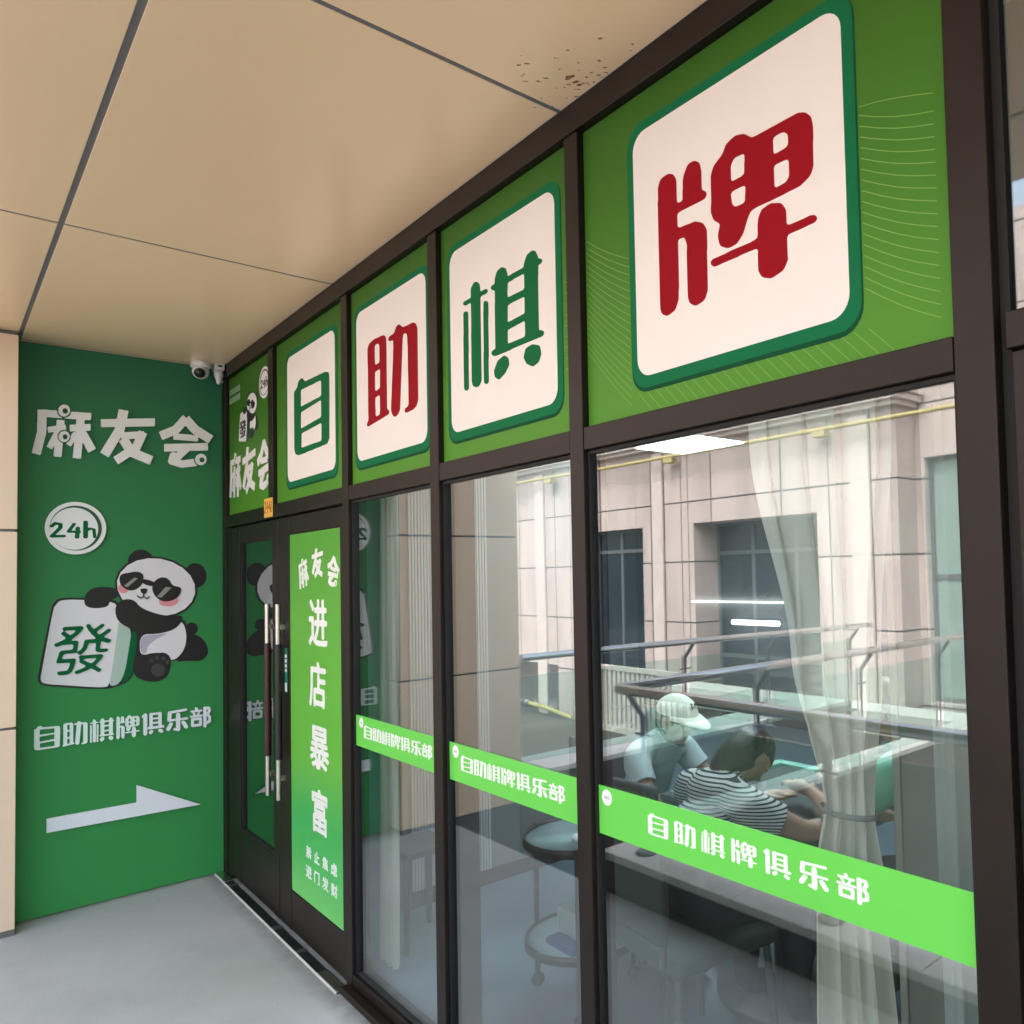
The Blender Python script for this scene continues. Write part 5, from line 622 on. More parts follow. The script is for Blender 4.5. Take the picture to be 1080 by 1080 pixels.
# ---------------------------------------------------------------- the room behind the glass
r = thing('room', 'dim room with grey floor and pale walls behind the shop windows', 'room', (2, 2.5, 0))
MB().box(-2.5, 6.5, 0.062, 5.2, -0.3, -0.002).build('room_floor', INFLOOR, r)
MB().box(-2.6, -2.5, 0.055, 5.2, -0.3, 2.9).build('side_wall', INWALL, r); MB().box(6.5, 6.6, 0.055, 5.2, -0.3, 2.9).build('side_wall', INWALL, r)
MB().box(-2.6, 6.6, 5.2, 5.3, -0.3, 2.9).build('back_wall', INWALL, r); MB().box(-2.6, -0.01, 0.0551, 0.2, -0.3, 2.9).build('front_wall', INWALL, r)
MB().box(-2.6, 6.6, 0.052, 5.3, 2.75, 3.2).build('room_ceiling', INWALL, r)
MB().box(-2.499, 6.499, 5.185, 5.199, 0, 0.09).build('skirting', PEWTER, r)
MB().box(4.70, 4.78, 0.056, 5.19, 0, 2.745).build('partition_wall', INWALL, r)
w = thing('fluted_partition', 'short partition with white vertical fluted panelling just inside the doors', 'partition', (1.25, 1.0, 0))
MB().box(1.18, 1.29, 0.46, 1.75, 0, 2.745).build('core', INWALL, w)
fl_ = MB(); y = 0.50
while y < 0.93:
    fl_.box(1.2905, 1.306, y, y+0.0105, 0.08, 2.74); y += 0.0165
fl_.build('fluted_panel', FLUTE, w)
MB().box(1.2905, 1.305, 0.462, 1.745, 0, 0.075).build('skirting', BLACKP, w)
q = MB().box(2.49, 2.585, 0.10, 0.17, 0, 2.745).build('inner_post', mat('brown_post', (0.03, 0.022, 0.02), 0.6), None, 0.003)
tag(q, 'brown grey upright post just behind the middle window pane', 'post')
l = thing('ceiling_light', 'square glowing panel light visible at the top of the large window', 'ceiling light', (0.39, 3.38, 2.745)); l['group'] = 'square panel lights in the room ceiling'
MB().box(0.0, 0.78, 3.09, 3.68, 2.715, 2.745).build('frame', WHITEP, l); MB().box(0.02, 0.76, 3.11, 3.66, 2.708, 2.7145).build('diffuser', LED, l)
for (a_, b_, lab) in ((2.85, 1.25, 'unseen panel light added above the mahjong table to brighten the room'), (1.6, 1.7, 'unseen panel light added near the fluted partition to brighten the room')):  # added panels hidden behind the fascia, put in to brighten the room
    l = thing('ceiling_light', lab, 'ceiling light', (a_, b_, 2.745)); l['group'] = 'square panel lights in the room ceiling'
    MB().box(a_, a_+0.6, b_, b_+0.6, 2.715, 2.745).build('frame', WHITEP, l); MB().box(a_+0.02, a_+0.58, b_+0.02, b_+0.58, 2.708, 2.7145).build('diffuser', LED, l)
l = thing('wall_light', 'short lit white tube light on the back wall of the room', 'wall light', (0.05, 5.1, 1.1))
MB().tube([(-0.78, 5.12, 1.075), (-0.13, 5.12, 1.075)], 0.028, 12).build('tube', LAMPW, l); MB().box(-0.75, -0.16, 5.145, 5.184, 1.06, 1.10).build('bracket', WHITEP, l)
MB().box(-1.47, -0.07, 5.16, 5.1845, 1.285, 1.30).build('light_strip', LAMPW, l)

def curtain(name, m, prof, yc, folds, amp, label, tie=None, seed=1):
    """prof: list of (z, x_left, x_right)"""
    random.seed(seed); ph = [random.uniform(-.6, .6) for _ in range(folds*2)]
    root = thing(name, label, 'curtain', ((prof[0][1]+prof[0][2])/2, yc, prof[-1][0]), 'curtains inside the windows')
    o = MB(); nu = folds*12; zs = []
    top, bot = prof[0][0], prof[-1][0]; nz = 90
    def ev(z):
        for (z1, a1, b1), (z0, a0, b0) in zip(prof, prof[1:]):
            if z0 <= z <= z1:
                t_ = (z1-z)/(z1-z0) if z1 != z0 else 0; t_ = t_*t_*(3-2*t_) if True else t_
                return a1+(a0-a1)*t_, b1+(b0-b1)*t_
        return prof[-1][1:]
    vs = []
    W0 = prof[0][2]-prof[0][1]
    for k in range(nz+1):
        z = top+(bot-top)*k/nz; a, b1 = ev(z); ww = b1-a; am = amp*(1.0+0.5*(1-ww/W0)); 
        if tie and abs(z-tie) < 0.12: am *= 0.35+0.65*abs(z-tie)/0.12
        for i in range(nu+1):
            u_ = i/nu; th = u_*folds*2*math.pi
            x = a+ww*u_ + 0.25*am*math.sin(2*th+ph[0]); yv = yc+am*math.sin(th+0.5*math.sin(z*2.1+ph[1])+ph[(i//12) % len(ph)]*0)*(0.75+0.25*math.sin(u_*9+ph[2]))
            vs.append((x, yv, z))
    fs = [(k*(nu+1)+i, k*(nu+1)+i+1, (k+1)*(nu+1)+i+1, (k+1)*(nu+1)+i) for k in range(nz) for i in range(nu)]
    o.add(vs, fs, True); cl = o.build('cloth', m, root)
    if tie:
        a, b1 = ev(tie); MB().lathe(((a+b1)/2, yc, tie-0.012), [(1, 0), (1.03, 0.003), (1.03, 0.010), (1, 0.013)], 28).build('tieback', PANELG, root)
        tb = root.children[-1]; me = tb.data
        for v in me.vertices:
            wv = v.co; ctr = Vector(((a+b1)/2, yc, tie))-wloc(root)
            v.co.x = ctr.x+(wv.x-ctr.x)*((b1-a)/2+0.003); v.co.y = ctr.y+(wv.y-ctr.y)*(amp*0.8+0.008)
    return root
curtain('tied_curtain', CURT, [(2.68, 3.86, 4.36), (1.95, 3.93, 4.32), (1.45, 4.03, 4.27), (1.13, 4.105, 4.235), (0.98, 4.075, 4.25), (0.55, 4.06, 4.275), (0.03, 4.05, 4.29)], 0.17, 4, 0.034, 'pale linen curtain gathered by a tieback behind the large window', 1.13, 3)
curtain('narrow_curtain', CURT, [(2.68, 1.80, 1.97), (1.9, 1.83, 1.95), (0.9, 1.80, 1.93), (0.04, 1.77, 1.93)], 0.15, 4, 0.022, 'narrow curtain hanging beside the doors behind the first window', None, 5)
curtain('side_curtain', SHEER, [(2.68, 4.385, 4.58), (1.2, 4.39, 4.58), (0.03, 4.395, 4.58)], 0.15, 3, 0.014, 'plain pale green curtain hanging straight at the right window edge', None, 8)
pn = thing('screen_panel', 'grey folding screen panel with a chrome edge between the curtains', 'screen', (4.25, 0.34, 0))
MB().box(4.205, 4.42, 0.33, 0.35, 0.02, 2.4).build('panel', PANELG, pn); MB().box(4.185, 4.2045, 0.325, 0.355, 0.0, 2.42).build('edge_strip', STEEL, pn, 0.002)
rd = MB().tube([(1.5, 0.17, 2.70), (4.66, 0.17, 2.70)], 0.014, 12).build('curtain_rod', STEEL); tag(rd, 'steel curtain rod above the windows inside the room', 'curtain rod')

# round two-tier glass trolley
tx, ty = 2.60, 0.60
tt = thing('round_trolley', 'round two tier glass side table on castors behind the middle window', 'side table', (tx, ty, 0))
for z, nm in ((0.62, 'top_shelf'), (0.235, 'lower_shelf')):
    o = MB().lathe((tx, ty, z), [(0, 0), (0.215, 0), (0.215, 0.008), (0, 0.008)], 40).build(nm, TABGLASS, tt)
    MB().lathe((tx, ty, z-0.012), [(0.214, 0), (0.226, 0), (0.226, 0.030), (0.2155, 0.030), (0.2155, 0.0)], 40).build('rim', BLACKP, o)
for a in (200, 320, 80):
    lx, ly = tx+0.222*math.cos(math.radians(a)), ty+0.222*math.sin(math.radians(a))
    o = MB().tube([(lx, ly, 0.05), (lx, ly, 0.64)], 0.011, 10).build('leg', BLACKP, tt)
    MB().lathe((lx-0.009, ly, 0.026), [(0, 0), (0.026, 0), (0.026, 0.018), (0, 0.018)], 18, (1, 0, 0)).build('castor', BLACKP, o)
o = MB().lathe((tx+0.10, ty-0.03, 0.629), [(0, 0), (0.04, 0), (0.07, 0.02), (0.066, 0.02), (0.038, 0.004), (0, 0.004)], 24).build('saucer', WHITEP); tag(o, 'white saucer on the top of the round trolley', 'dish')
o = MB().box(tx-0.08, tx+0.10, ty-0.07, ty+0.07, 0.244, 0.35).build('clear_box', mat('frosted_plastic', (0.40, 0.46, 0.46), 0.3), None, 0.01); tag(o, 'frosted plastic box on the lower shelf of the trolley', 'box')
o = MB().box(tx-0.04, tx+0.14, ty-0.15, ty-0.08, 0.244, 0.27).build('blue_case', BLUEP, None, 0.008); tag(o, 'flat blue case on the lower shelf of the trolley', 'case')

# mahjong table
TX0, TX1, TY0, TY1 = 2.80, 3.49, 0.84, 1.58; TZ = 0.76
tb = thing('mahjong_table', 'square mahjong table with grey felt and mint edging', 'table', ((TX0+TX1)/2, (TY0+TY1)/2, 0))
MB().box(TX0, TX1, TY0, TY1, TZ-0.09, TZ-0.012).build('table_frame', PEWTER, tb, 0.012)
MB().box(TX0+0.05, TX1-0.05, TY0+0.05, TY1-0.05, TZ-0.0118, TZ-0.004).build('felt', FELT, tb)
for (a, b_, c_, d_) in ((TX0, TX1, TY0, TY0+0.048), (TX0, TX1, TY1-0.048, TY1), (TX0, TX0+0.048, TY0+0.049, TY1-0.049), (TX1-0.048, TX1, TY0+0.049, TY1-0.049)):
    MB().box(a, b_, c_, d_, TZ-0.0115, TZ+0.012).build('edge_rail', MINT if (a, c_) != (TX0, TY0) or b_ < TX1 else PEWTER, tb, 0.004)
MB().lathe(((TX0+TX1)/2, (TY0+TY1)/2, 0), [(0, 0), (0.30, 0), (0.30, 0.03), (0.07, 0.05), (0.07, TZ-0.09), (0, TZ-0.09)], 28).build('pedestal', PEWTER, tb)
for k in range(11):   # a row of tiles with mint backs standing on the felt
    o = MB().box(3.115+k*0.0262, 3.140+k*0.0262, 0.905, 0.922, TZ-0.0038, TZ+0.033).build('mahjong_tile', MINT, None, 0.002)
    tag(o, 'mint backed mahjong tile standing in the row near the striped top', 'tile', 'mahjong tiles in the row on the table')
def chair(x, y, rz, label):
    c_ = thing('chair', label, 'chair', (0, 0, 0), 'grey chairs around the table')
    MB().box(-0.22, 0.22, -0.21, 0.22, 0.41, 0.47).build('seat', CHAIRG, c_, 0.02)
    MB().box(-0.21, 0.21, -0.255, -0.215, 0.52, 0.90).build('backrest', CHAIRG, c_, 0.018)
    for sx in (-1, 1):
        MB().tube([(sx*0.19, -0.235, 0.46), (sx*0.19, -0.236, 0.56)], 0.012, 8).build('back_support', PEWTER, c_)
        for sy in (-1, 1): MB().tube([(sx*0.19, sy*0.18, 0.41), (sx*0.21, sy*0.21, 0.0)], 0.013, 8).build('leg', PEWTER, c_)
    c_.location = (x, y, 0); c_.rotation_euler = (0, 0, rz)
    return c_

# ---------------------------------------------------------------- people
def skin_mesh(name, joints, edges, root_j, m, sub=2):
    names = list(joints); idx = {n: i for i, n in enumerate(names)}
    me = bpy.data.meshes.new(name); me.from_pydata([joints[n][0] for n in names], [(idx[a], idx[b]) for a, b in edges], [])
    o = bpy.data.objects.new('tmp', me); COL.objects.link(o)
    md = o.modifiers.new('skin', 'SKIN'); md.use_smooth_shade = True; md.branch_smoothing = 0.6
    o.modifiers.new('sub', 'SUBSURF').levels = sub; o.modifiers['sub'].render_levels = sub
    for i, n in enumerate(names):
        r_ = joints[n][1]; r_ = r_ if isinstance(r_, tuple) else (r_, r_)
        me.skin_vertices[0].data[i].radius = r_; me.skin_vertices[0].data[i].use_root = (n == root_j)
    out = bpy.data.meshes.new_from_object(o.evaluated_get(bpy.context.evaluated_depsgraph_get()))
    bpy.data.objects.remove(o); out.name = name; out.materials.clear(); out.materials.append(m)
    for p_ in out.polygons: p_.use_smooth = True
    return out
def sphere_grid(fn, nu=36, nv=26):
    vs = []; fs = []
    for j_ in range(nv+1):
        ph = math.pi*j_/nv
        for i_ in range(nu): vs.append(fn(2*math.pi*i_/nu, ph))
    for j_ in range(nv):
        for i_ in range(nu): fs.append((j_*nu+i_, j_*nu+(i_+1) % nu, (j_+1)*nu+(i_+1) % nu, (j_+1)*nu+i_))
    return vs, fs
def head_mesh(c, up, fw):
    sd = fw.cross(up).normalized()
    def P(th, ph):
        x, y, z = math.sin(ph)*math.cos(th), math.sin(ph)*math.sin(th), math.cos(ph)      # y forward
        X_, Y_, Z_ = x*0.075, y*0.093, z*0.108
        if z < 0: t = -z; X_ *= 1-0.32*t; Y_ = Y_*(1-0.22*t)+0.018*t
        if y > 0:
            g_ = lambda dx, dz, sx, sz: math.exp(-((x-dx)/sx)**2-((z-dz)/sz)**2)
            Y_ += 0.024*g_(0, -0.16, 0.11, 0.15)+0.008*g_(0, 0.02, 0.10, 0.2)-0.010*(g_(0.38, 0.08, 0.16, 0.13)+g_(-0.38, 0.08, 0.16, 0.13))+0.006*g_(0, -0.45, 0.22, 0.06)-0.004*g_(0, -0.53, 0.25, 0.03)+0.007*g_(0, -0.8, 0.3, 0.15)
        return c+sd*X_+fw*Y_+up*Z_
    mb = MB(); v, f = sphere_grid(P); mb.add(v, f)
    for s_ in (-1, 1):
        v, f = sphere_grid(lambda th, ph: c+sd*(s_*0.076+0.010*math.sin(ph)*math.cos(th))+fw*(-0.008+0.018*math.sin(ph)*math.sin(th))-up*(0.008-0.030*math.cos(ph)), 12, 8); mb.add(v, f)
    me = bpy.data.meshes.new('h'); me.from_pydata([tuple(q) for q in mb.v], [], mb.f)
    bm = bmesh.new(); bm.from_mesh(me); bmesh.ops.remove_doubles(bm, verts=bm.verts, dist=1e-5); bmesh.ops.recalc_face_normals(bm, faces=bm.faces); bm.to_mesh(me); bm.free()
    return me
def hair_mesh(c, up, fw, parent, kind):
    sd = fw.cross(up).normalized(); random.seed(3)
    def P(th, ph):
        x, y, z = math.sin(ph)*math.cos(th), math.sin(ph)*math.sin(th), math.cos(ph)
        line = 0.30 if kind == 'long' else 0.42                       # hairline: below it at the front the shell dives under the skin
        k = 1.0
        if y > -0.15 and z < line+0.5*max(0, 0.3-y)*-1+0.0: k = 0.80
        if kind != 'long' and z < -0.35: k = 0.78
        r_ = k*(1.06+0.014*math.sin(th*23)+0.012*math.sin(th*41+ph*3))
        w_ = 1.0
        X_, Y_, Z_ = x*0.078*r_, y*0.096*r_-0.004, z*0.110*r_
        if kind == 'long' and z < 0 and y < 0.1: Z_ -= 0.10*(-z)*(0.6-0.4*y); Y_ -= 0.028*(-z); X_ *= 1+0.08*(-z)
        return c+sd*X_+fw*Y_+up*Z_
    mb = MB(); v, f = sphere_grid(P, 60, 40); mb.add(v, f, True); h_ = mb.build('hair', HAIR, None); h_.parent = parent
    return h_
def person(label, loc, rz, P_, shirt, sleeve=0.55, waist=0.0, head_pitch=0.0, hair=None, trouser=TROUS, sc=1.0):
    """local frame: faces +y, x to its right"""
    r_ = thing('person', label, 'person', (0, 0, 0))
    J = {}
    nk = Vector(P_['neck']); hd_ = Vector(P_['head'])
    up = Vector(P_['up']).normalized() if 'up' in P_ else (hd_-nk).normalized(); fw = Vector((0, 1, 0)); fw = (fw-up*fw.dot(up)).normalized()
    J['pelvis'] = (P_['pelvis'], 0.125); J['belly'] = (P_['belly'], 0.12); J['chest'] = (P_['chest'], 0.13)
    J['neckb'] = (tuple(Vector(P_['chest'])*0.3+nk*0.7), 0.065); J['neck'] = (tuple(nk), 0.05)
    J['skull0'] = (tuple(hd_-up*0.03-fw*0.01), 0.045)
    E_ = [('pelvis', 'belly'), ('belly', 'chest'), ('chest', 'neckb'), ('neckb', 'neck'), ('neck', 'skull0')]
    for s_, sd in ((-1, 'l'), (1, 'r')):
        sh, el_, wr, ha = [Vector(P_[k+sd]) for k in ('sh', 'el', 'wr', 'ha')]
        J['sh'+sd] = (tuple(sh), 0.058); J['el'+sd] = (tuple(el_), 0.040); J['fa'+sd] = (tuple(el_*0.6+wr*0.4), 0.036); J['wr'+sd] = (tuple(wr), (0.022, 0.027)); J['ha'+sd] = (tuple(ha), (0.020, 0.036))
        E_ += [('neckb', 'sh'+sd), ('sh'+sd, 'el'+sd), ('el'+sd, 'fa'+sd), ('fa'+sd, 'wr'+sd), ('wr'+sd, 'ha'+sd)]
        d_ = (ha-wr).normalized(); si = d_.cross(Vector((0, 0, 1))).normalized()
        for q, (o_, L_) in enumerate(((-0.034, 0.062), (-0.012, 0.075), (0.012, 0.070), (0.033, 0.055))):
            b0 = ha+si*o_+d_*0.032; k1 = b0+d_*L_*0.5+Vector((0, 0, 0.004)); k2 = b0+d_*L_*0.85-Vector((0, 0, 0.018))
            for n_, (pt, rr) in zip('abc', ((b0, 0.010), (k1, 0.009), (k2, 0.0075))): J['f%s%d%s' % (n_, q, sd)] = (tuple(pt), rr)
            E_ += [('ha'+sd, 'fa%d%s' % (q, sd)), ('fa%d%s' % (q, sd), 'fb%d%s' % (q, sd)), ('fb%d%s' % (q, sd), 'fc%d%s' % (q, sd))]
        t0 = ha-d_*0.02-si*s_*0.036; t1 = t0+d_*0.035-si*s_*0.022
        J['t0'+sd] = (tuple(t0), 0.011); J['t1'+sd] = (tuple(t1), 0.009); E_ += [('wr'+sd, 't0'+sd), ('t0'+sd, 't1'+sd)]
        hp = Vector(P_['pelvis'])+Vector((s_*0.10, 0.03, -0.03)); kn = Vector((s_*0.15, 0.42+P_['pelvis'][1]*0.6, 0.47)); an = Vector((s_*0.14, 0.38, 0.09)); to = Vector((s_*0.15, 0.53, 0.045))
        J['hp'+sd] = (tuple(hp), 0.085); J['kn'+sd] = (tuple(kn), 0.058); J['cf'+sd] = (tuple(kn*0.7+an*0.3), 0.054); J['an'+sd] = (tuple(an), 0.038); J['to'+sd] = (tuple(to), (0.03, 0.04))
        E_ += [('pelvis', 'hp'+sd), ('hp'+sd, 'kn'+sd), ('kn'+sd, 'cf'+sd), ('cf'+sd, 'an'+sd), ('an'+sd, 'to'+sd)]
    def mk(name, J_, Ed, rt, m, par): 
        me = skin_mesh(name, J_, Ed, rt, m); o_ = bpy.data.objects.new(name, me); COL.objects.link(o_); o_.parent = par; return o_
    # one continuous body: the skinned trunk and limbs and a modelled head, fused by a voxel remesh
    me = skin_mesh('body', J, E_, 'pelvis', SKIN); bm = bmesh.new(); bm.from_mesh(me)
    hm = head_mesh(hd_, up, fw); bm.from_mesh(hm); bm.to_mesh(me); bm.free()
    o_ = bpy.data.objects.new('body', me); COL.objects.link(o_)
    rm = o_.modifiers.new('r', 'REMESH'); rm.mode = 'VOXEL'; rm.voxel_size = 0.0058; rm.use_smooth_shade = True
    sm_ = o_.modifiers.new('s', 'SMOOTH'); sm_.iterations = 3; sm_.factor = 0.5
    m2 = bpy.data.meshes.new_from_object(o_.evaluated_get(bpy.context.evaluated_depsgraph_get())); bpy.data.objects.remove(o_)
    m2.name = 'body'; m2.materials.clear(); m2.materials.append(SKIN)
    for p_ in m2.polygons: p_.use_smooth = True
    body = bpy.data.objects.new('body', m2); COL.objects.link(body); body.parent = r_
    # clothes: the body's own surface, lifted off the skin and smoothed
    def near(p, a, b_):
        ab = b_-a; t = max(0, min(1, (p-a).dot(ab)/ab.length_squared)); return (p-(a+ab*t)).length, t
    V_ = lambda k: Vector(J[k][0])
    bones = [('pelvis', 'belly', 'T'), ('belly', 'chest', 'T'), ('chest', 'neckb', 'C'), ('neckb', 'neck', 'N'), ('neck', 'skull0', 'N')]
    for sd in 'lr': bones += [('neckb', 'sh'+sd, 'S'), ('sh'+sd, 'el'+sd, 'U'), ('el'+sd, 'wr'+sd, 'F'), ('wr'+sd, 'ha'+sd, 'F'), ('pelvis', 'hp'+sd, 'H'), ('hp'+sd, 'kn'+sd, 'L'), ('kn'+sd, 'an'+sd, 'L'), ('an'+sd, 'to'+sd, 'X')]
    rad = {'T': 0.12, 'C': 0.09, 'N': 0.05, 'S': 0.06, 'U': 0.048, 'F': 0.03, 'H': 0.10, 'L': 0.06, 'X': 0.035}
    segs = [(V_(a), V_(c_), k, a) for a, c_, k in bones]
    cls = []
    for v in body.data.vertices:
        p_ = v.co; best = min(((near(p_, a, c_)[0]-rad[k], k, near(p_, a, c_)[1], n_) for a, c_, k, n_ in segs), key=lambda q: q[0])
        k, t = best[1], best[2]
        s1 = k in 'TCSH' or (k == 'U' and t < sleeve) or (k == 'N' and best[3] == 'neckb' and t < 0.25)
        if k == 'H' and p_.y > P_['pelvis'][1]+0.10: s1 = False
        s2 = k in 'HL' and not (best[3][:2] == 'kn' and t > 0.93) or (k == 'T' and best[3] == 'pelvis')
        if v.co.z < waist and k in 'THL': s1 = False; s2 = k in 'TH' or s2
        cls.append((s1, s2, k == 'X' or (k == 'L' and best[3][:2] == 'kn' and t > 0.90)))
    def garment(name, which, lift, m):
        bm = bmesh.new(); bm.from_mesh(body.data); bm.verts.ensure_lookup_table()
        dead = [f_ for f_ in bm.faces if not all(cls[v.index][which] for v in f_.verts)]
        bmesh.ops.delete(bm, geom=dead, context='FACES')
        bm.normal_update()
        for v in bm.verts: v.co += v.normal*lift*(1+0.25*math.sin(v.co.z*55+v.co.x*37)*math.sin(v.co.y*41+v.co.z*23))
        for _ in range(4): bmesh.ops.smooth_vert(bm, verts=bm.verts, factor=0.5, use_axis_x=True, use_axis_y=True, use_axis_z=True)
        me_ = bpy.data.meshes.new(name); bm.to_mesh(me_); bm.free(); me_.materials.clear(); me_.materials.append(m)
        for f_ in me_.polygons: f_.use_smooth = True
        g_ = bpy.data.objects.new(name, me_); COL.objects.link(g_); g_.parent = r_
        so = g_.modifiers.new('s', 'SOLIDIFY'); so.thickness = 0.003; so.offset = 1
        return g_
    garment('shirt', 0, 0.016, shirt); garment('trousers', 1, 0.010, trouser); garment('shoes', 2, 0.007, SHOE)
    for s_ in (-1, 1):   # eyes, ears
        e = hd_+up*0.012+fw*0.078+Vector((s_*0.030, 0, 0)); MB().lathe(e, [(0.0, -0.009), (0.008, -0.005), (0.009, 0), (0.008, 0.005), (0, 0.009)], 10).build('eye', BLACKP, r_)
    hair_mesh(hd_, up, fw, r_, hair)
    if hair == 'cap':
        o = MB(); u_ = up; sd_ = fw.cross(up).normalized(); cc = hd_+up*0.040
        rings = []
        for k in range(9):
            t_ = k/8*math.pi/2; rr = math.cos(t_); hh = math.sin(t_)*0.088
            rings.append([cc+up*hh+(sd_*math.cos(a)*0.092+fw*math.sin(a)*0.110)*max(rr, 0.02) for a in [2*math.pi*q/32 for q in range(32)]])
        vs = [v for rg in rings for v in rg]
        o.add(vs, [(i*32+q, i*32+(q+1) % 32, (i+1)*32+(q+1) % 32, (i+1)*32+q) for i in range(8) for q in range(32)], True)
        cp = o.build('cap', CAPM, r_)
        v_ = MB(); top = []; bot = []
        n = 14
        for q in range(n+1):
            a = math.radians(20+140*q/n); inn = cc+(sd_*math.cos(a)*0.096+fw*math.sin(a)*0.110)
            outp = cc+(sd_*math.cos(a)*0.100+fw*(math.sin(a)*0.110+0.085*math.sin((q/n)*math.pi)**0.6))-up*(0.030-0.018*abs(2*q/n-1))*1.0
            top += [inn+up*0.004, (inn+outp)/2+up*0.006, outp]; bot += [inn-up*0.002, (inn+outp)/2, outp-up*0.004]
        k = len(top)
        fs = []
        for q in range(n):
            for e in range(2):
                fs.append((q*3+e, q*3+e+1, (q+1)*3+e+1, (q+1)*3+e)); fs.append((k+q*3+e, k+(q+1)*3+e, k+(q+1)*3+e+1, k+q*3+e+1))
            fs.append((q*3+2, k+q*3+2, k+(q+1)*3+2, (q+1)*3+2))
        v_.add(top+bot, fs, True); v_.build('visor', CAPM, cp)
        em_ = MB()
        # a small dark embroidered mark on the front of the cap
        f0 = cc+fw*0.098+up*0.052+sd_*0.0
        for a_, b_ in (((-.014, -.012), (-.014, .014)), ((-.014, .014), (0, -.006)), ((0, -.006), (.014, .014)), ((.014, .014), (.014, -.012)), ((-.02, 0), (.02, 0))):
            pa = f0+sd_*a_[0]+up*a_[1]-fw*a_[1]*0.55; pb = f0+sd_*b_[0]+up*b_[1]-fw*b_[1]*0.55
            em_.tube([pa, pb], 0.0028, 6)
        em_.build('cap_mark', BLACKP, cp)
    r_.location = loc; r_.rotation_euler = (0, 0, rz); r_.scale = (sc,)*3
    return r_
# striped knit: fine rows of dark thread across pale cloth
def stripes():
    m = mat('striped_knit', (0.6, 0.6, 0.6), 0.85, bump=0.1, bscale=60)
    nt = m.node_tree; N = nt.nodes; L = nt.links
    tc = N.new('ShaderNodeTexCoord'); wv = N.new('ShaderNodeTexWave'); wv.wave_type = 'BANDS'; wv.bands_direction = 'Z'; wv.inputs['Scale'].default_value = 26; wv.inputs['Distortion'].default_value = 0.5; wv.inputs['Detail Scale'].default_value = 0.4
    r_ = N.new('ShaderNodeValToRGB'); r_.color_ramp.interpolation = 'EASE'
    r_.color_ramp.elements[0].position = 0.28; r_.color_ramp.elements[0].color = (0.02, 0.03, 0.04, 1); r_.color_ramp.elements[1].position = 0.42; r_.color_ramp.elements[1].color = (0.66, 0.68, 0.68, 1)
    L.new(tc.outputs['Object'], wv.inputs['Vector']); L.new(wv.outputs['Fac'], r_.inputs['Fac']); L.new(r_.outputs['Color'], N['Principled BSDF'].inputs['Base Color'])
    return m
STRIPE = stripes()
base = dict(pelvis=(0, 0, 0.56), belly=(0, 0.03, 0.70), chest=(0, 0.10, 0.86), neck=(0, 0.17, 0.995), head=(0, 0.23, 1.09),
            shl=(-0.165, 0.13, 0.905), shr=(0.165, 0.13, 0.905), ell=(-0.23, 0.28, 0.72), elr=(0.23, 0.28, 0.72), wrl=(-0.14, 0.48, 0.80), wrr=(0.14, 0.48, 0.80), hal=(-0.11, 0.555, 0.80), har=(0.11, 0.555, 0.80))
P1 = dict(base); P1.update(wrr=(0.37, 0.54, 0.835), har=(0.41, 0.61, 0.825), elr=(0.30, 0.31, 0.80), head=(0, 0.315, 1.02), neck=(0, 0.205, 0.955))
SEATS = dict(woman=(3.18, 0.62, -0.12), man=(2.34, 1.12, -1.45), green=(3.90, 1.16, 1.50))
chair(2.86, 0.80, 0.05, 'empty grey chair between the large window and the mahjong table')
x_, y_, a_ = SEATS['woman']; person('person leaning forward in a striped top with dark hair at the table', (x_, y_, 0), a_, P1, STRIPE, 0.62, waist=0.70, hair='long', sc=0.95); chair(x_+0.02, y_-0.02, a_, 'grey chair with its back to the large window')
P2 = dict(base); P2.update(head=(0, 0.25, 1.06), neck=(0, 0.19, 0.975), up=(0, 0.16, 1))
x_, y_, a_ = SEATS['man']; person('person in a cream cap and pale blue tee seated at the far side', (x_, y_, 0), a_, P2, TEE, 0.6, hair='cap', sc=0.93); chair(x_, y_, a_, 'grey chair under the person wearing the cream cap')
P3 = dict(base); P3.update(ell=(-0.23, 0.30, 0.79), elr=(0.23, 0.30, 0.79))
x_, y_, a_ = SEATS['green']; person('person in a mint green shirt reaching over the table from the right', (x_, y_, 0), a_, P3, GREENT, 0.7, sc=1.05); chair(x_, y_, a_, 'grey chair under the person in the green shirt')

# grey stool seen faintly through the first pane
stl = thing('stool', 'grey stool standing behind the narrow first window', 'stool', (1.62, 0.36, 0))
MB().box(1.50, 1.76, 0.26, 0.50, 0.40, 0.44).build('seat', CHAIRG, stl, 0.015)
for sx, sy in ((1.52, 0.28), (1.74, 0.28), (1.52, 0.48), (1.74, 0.48)): MB().tube([(sx, sy, 0.405), (sx+(sx-1.63)*0.12, sy+(sy-0.38)*0.12, 0)], [0.02, 0.013], 10).build('leg', PEWTER, stl)

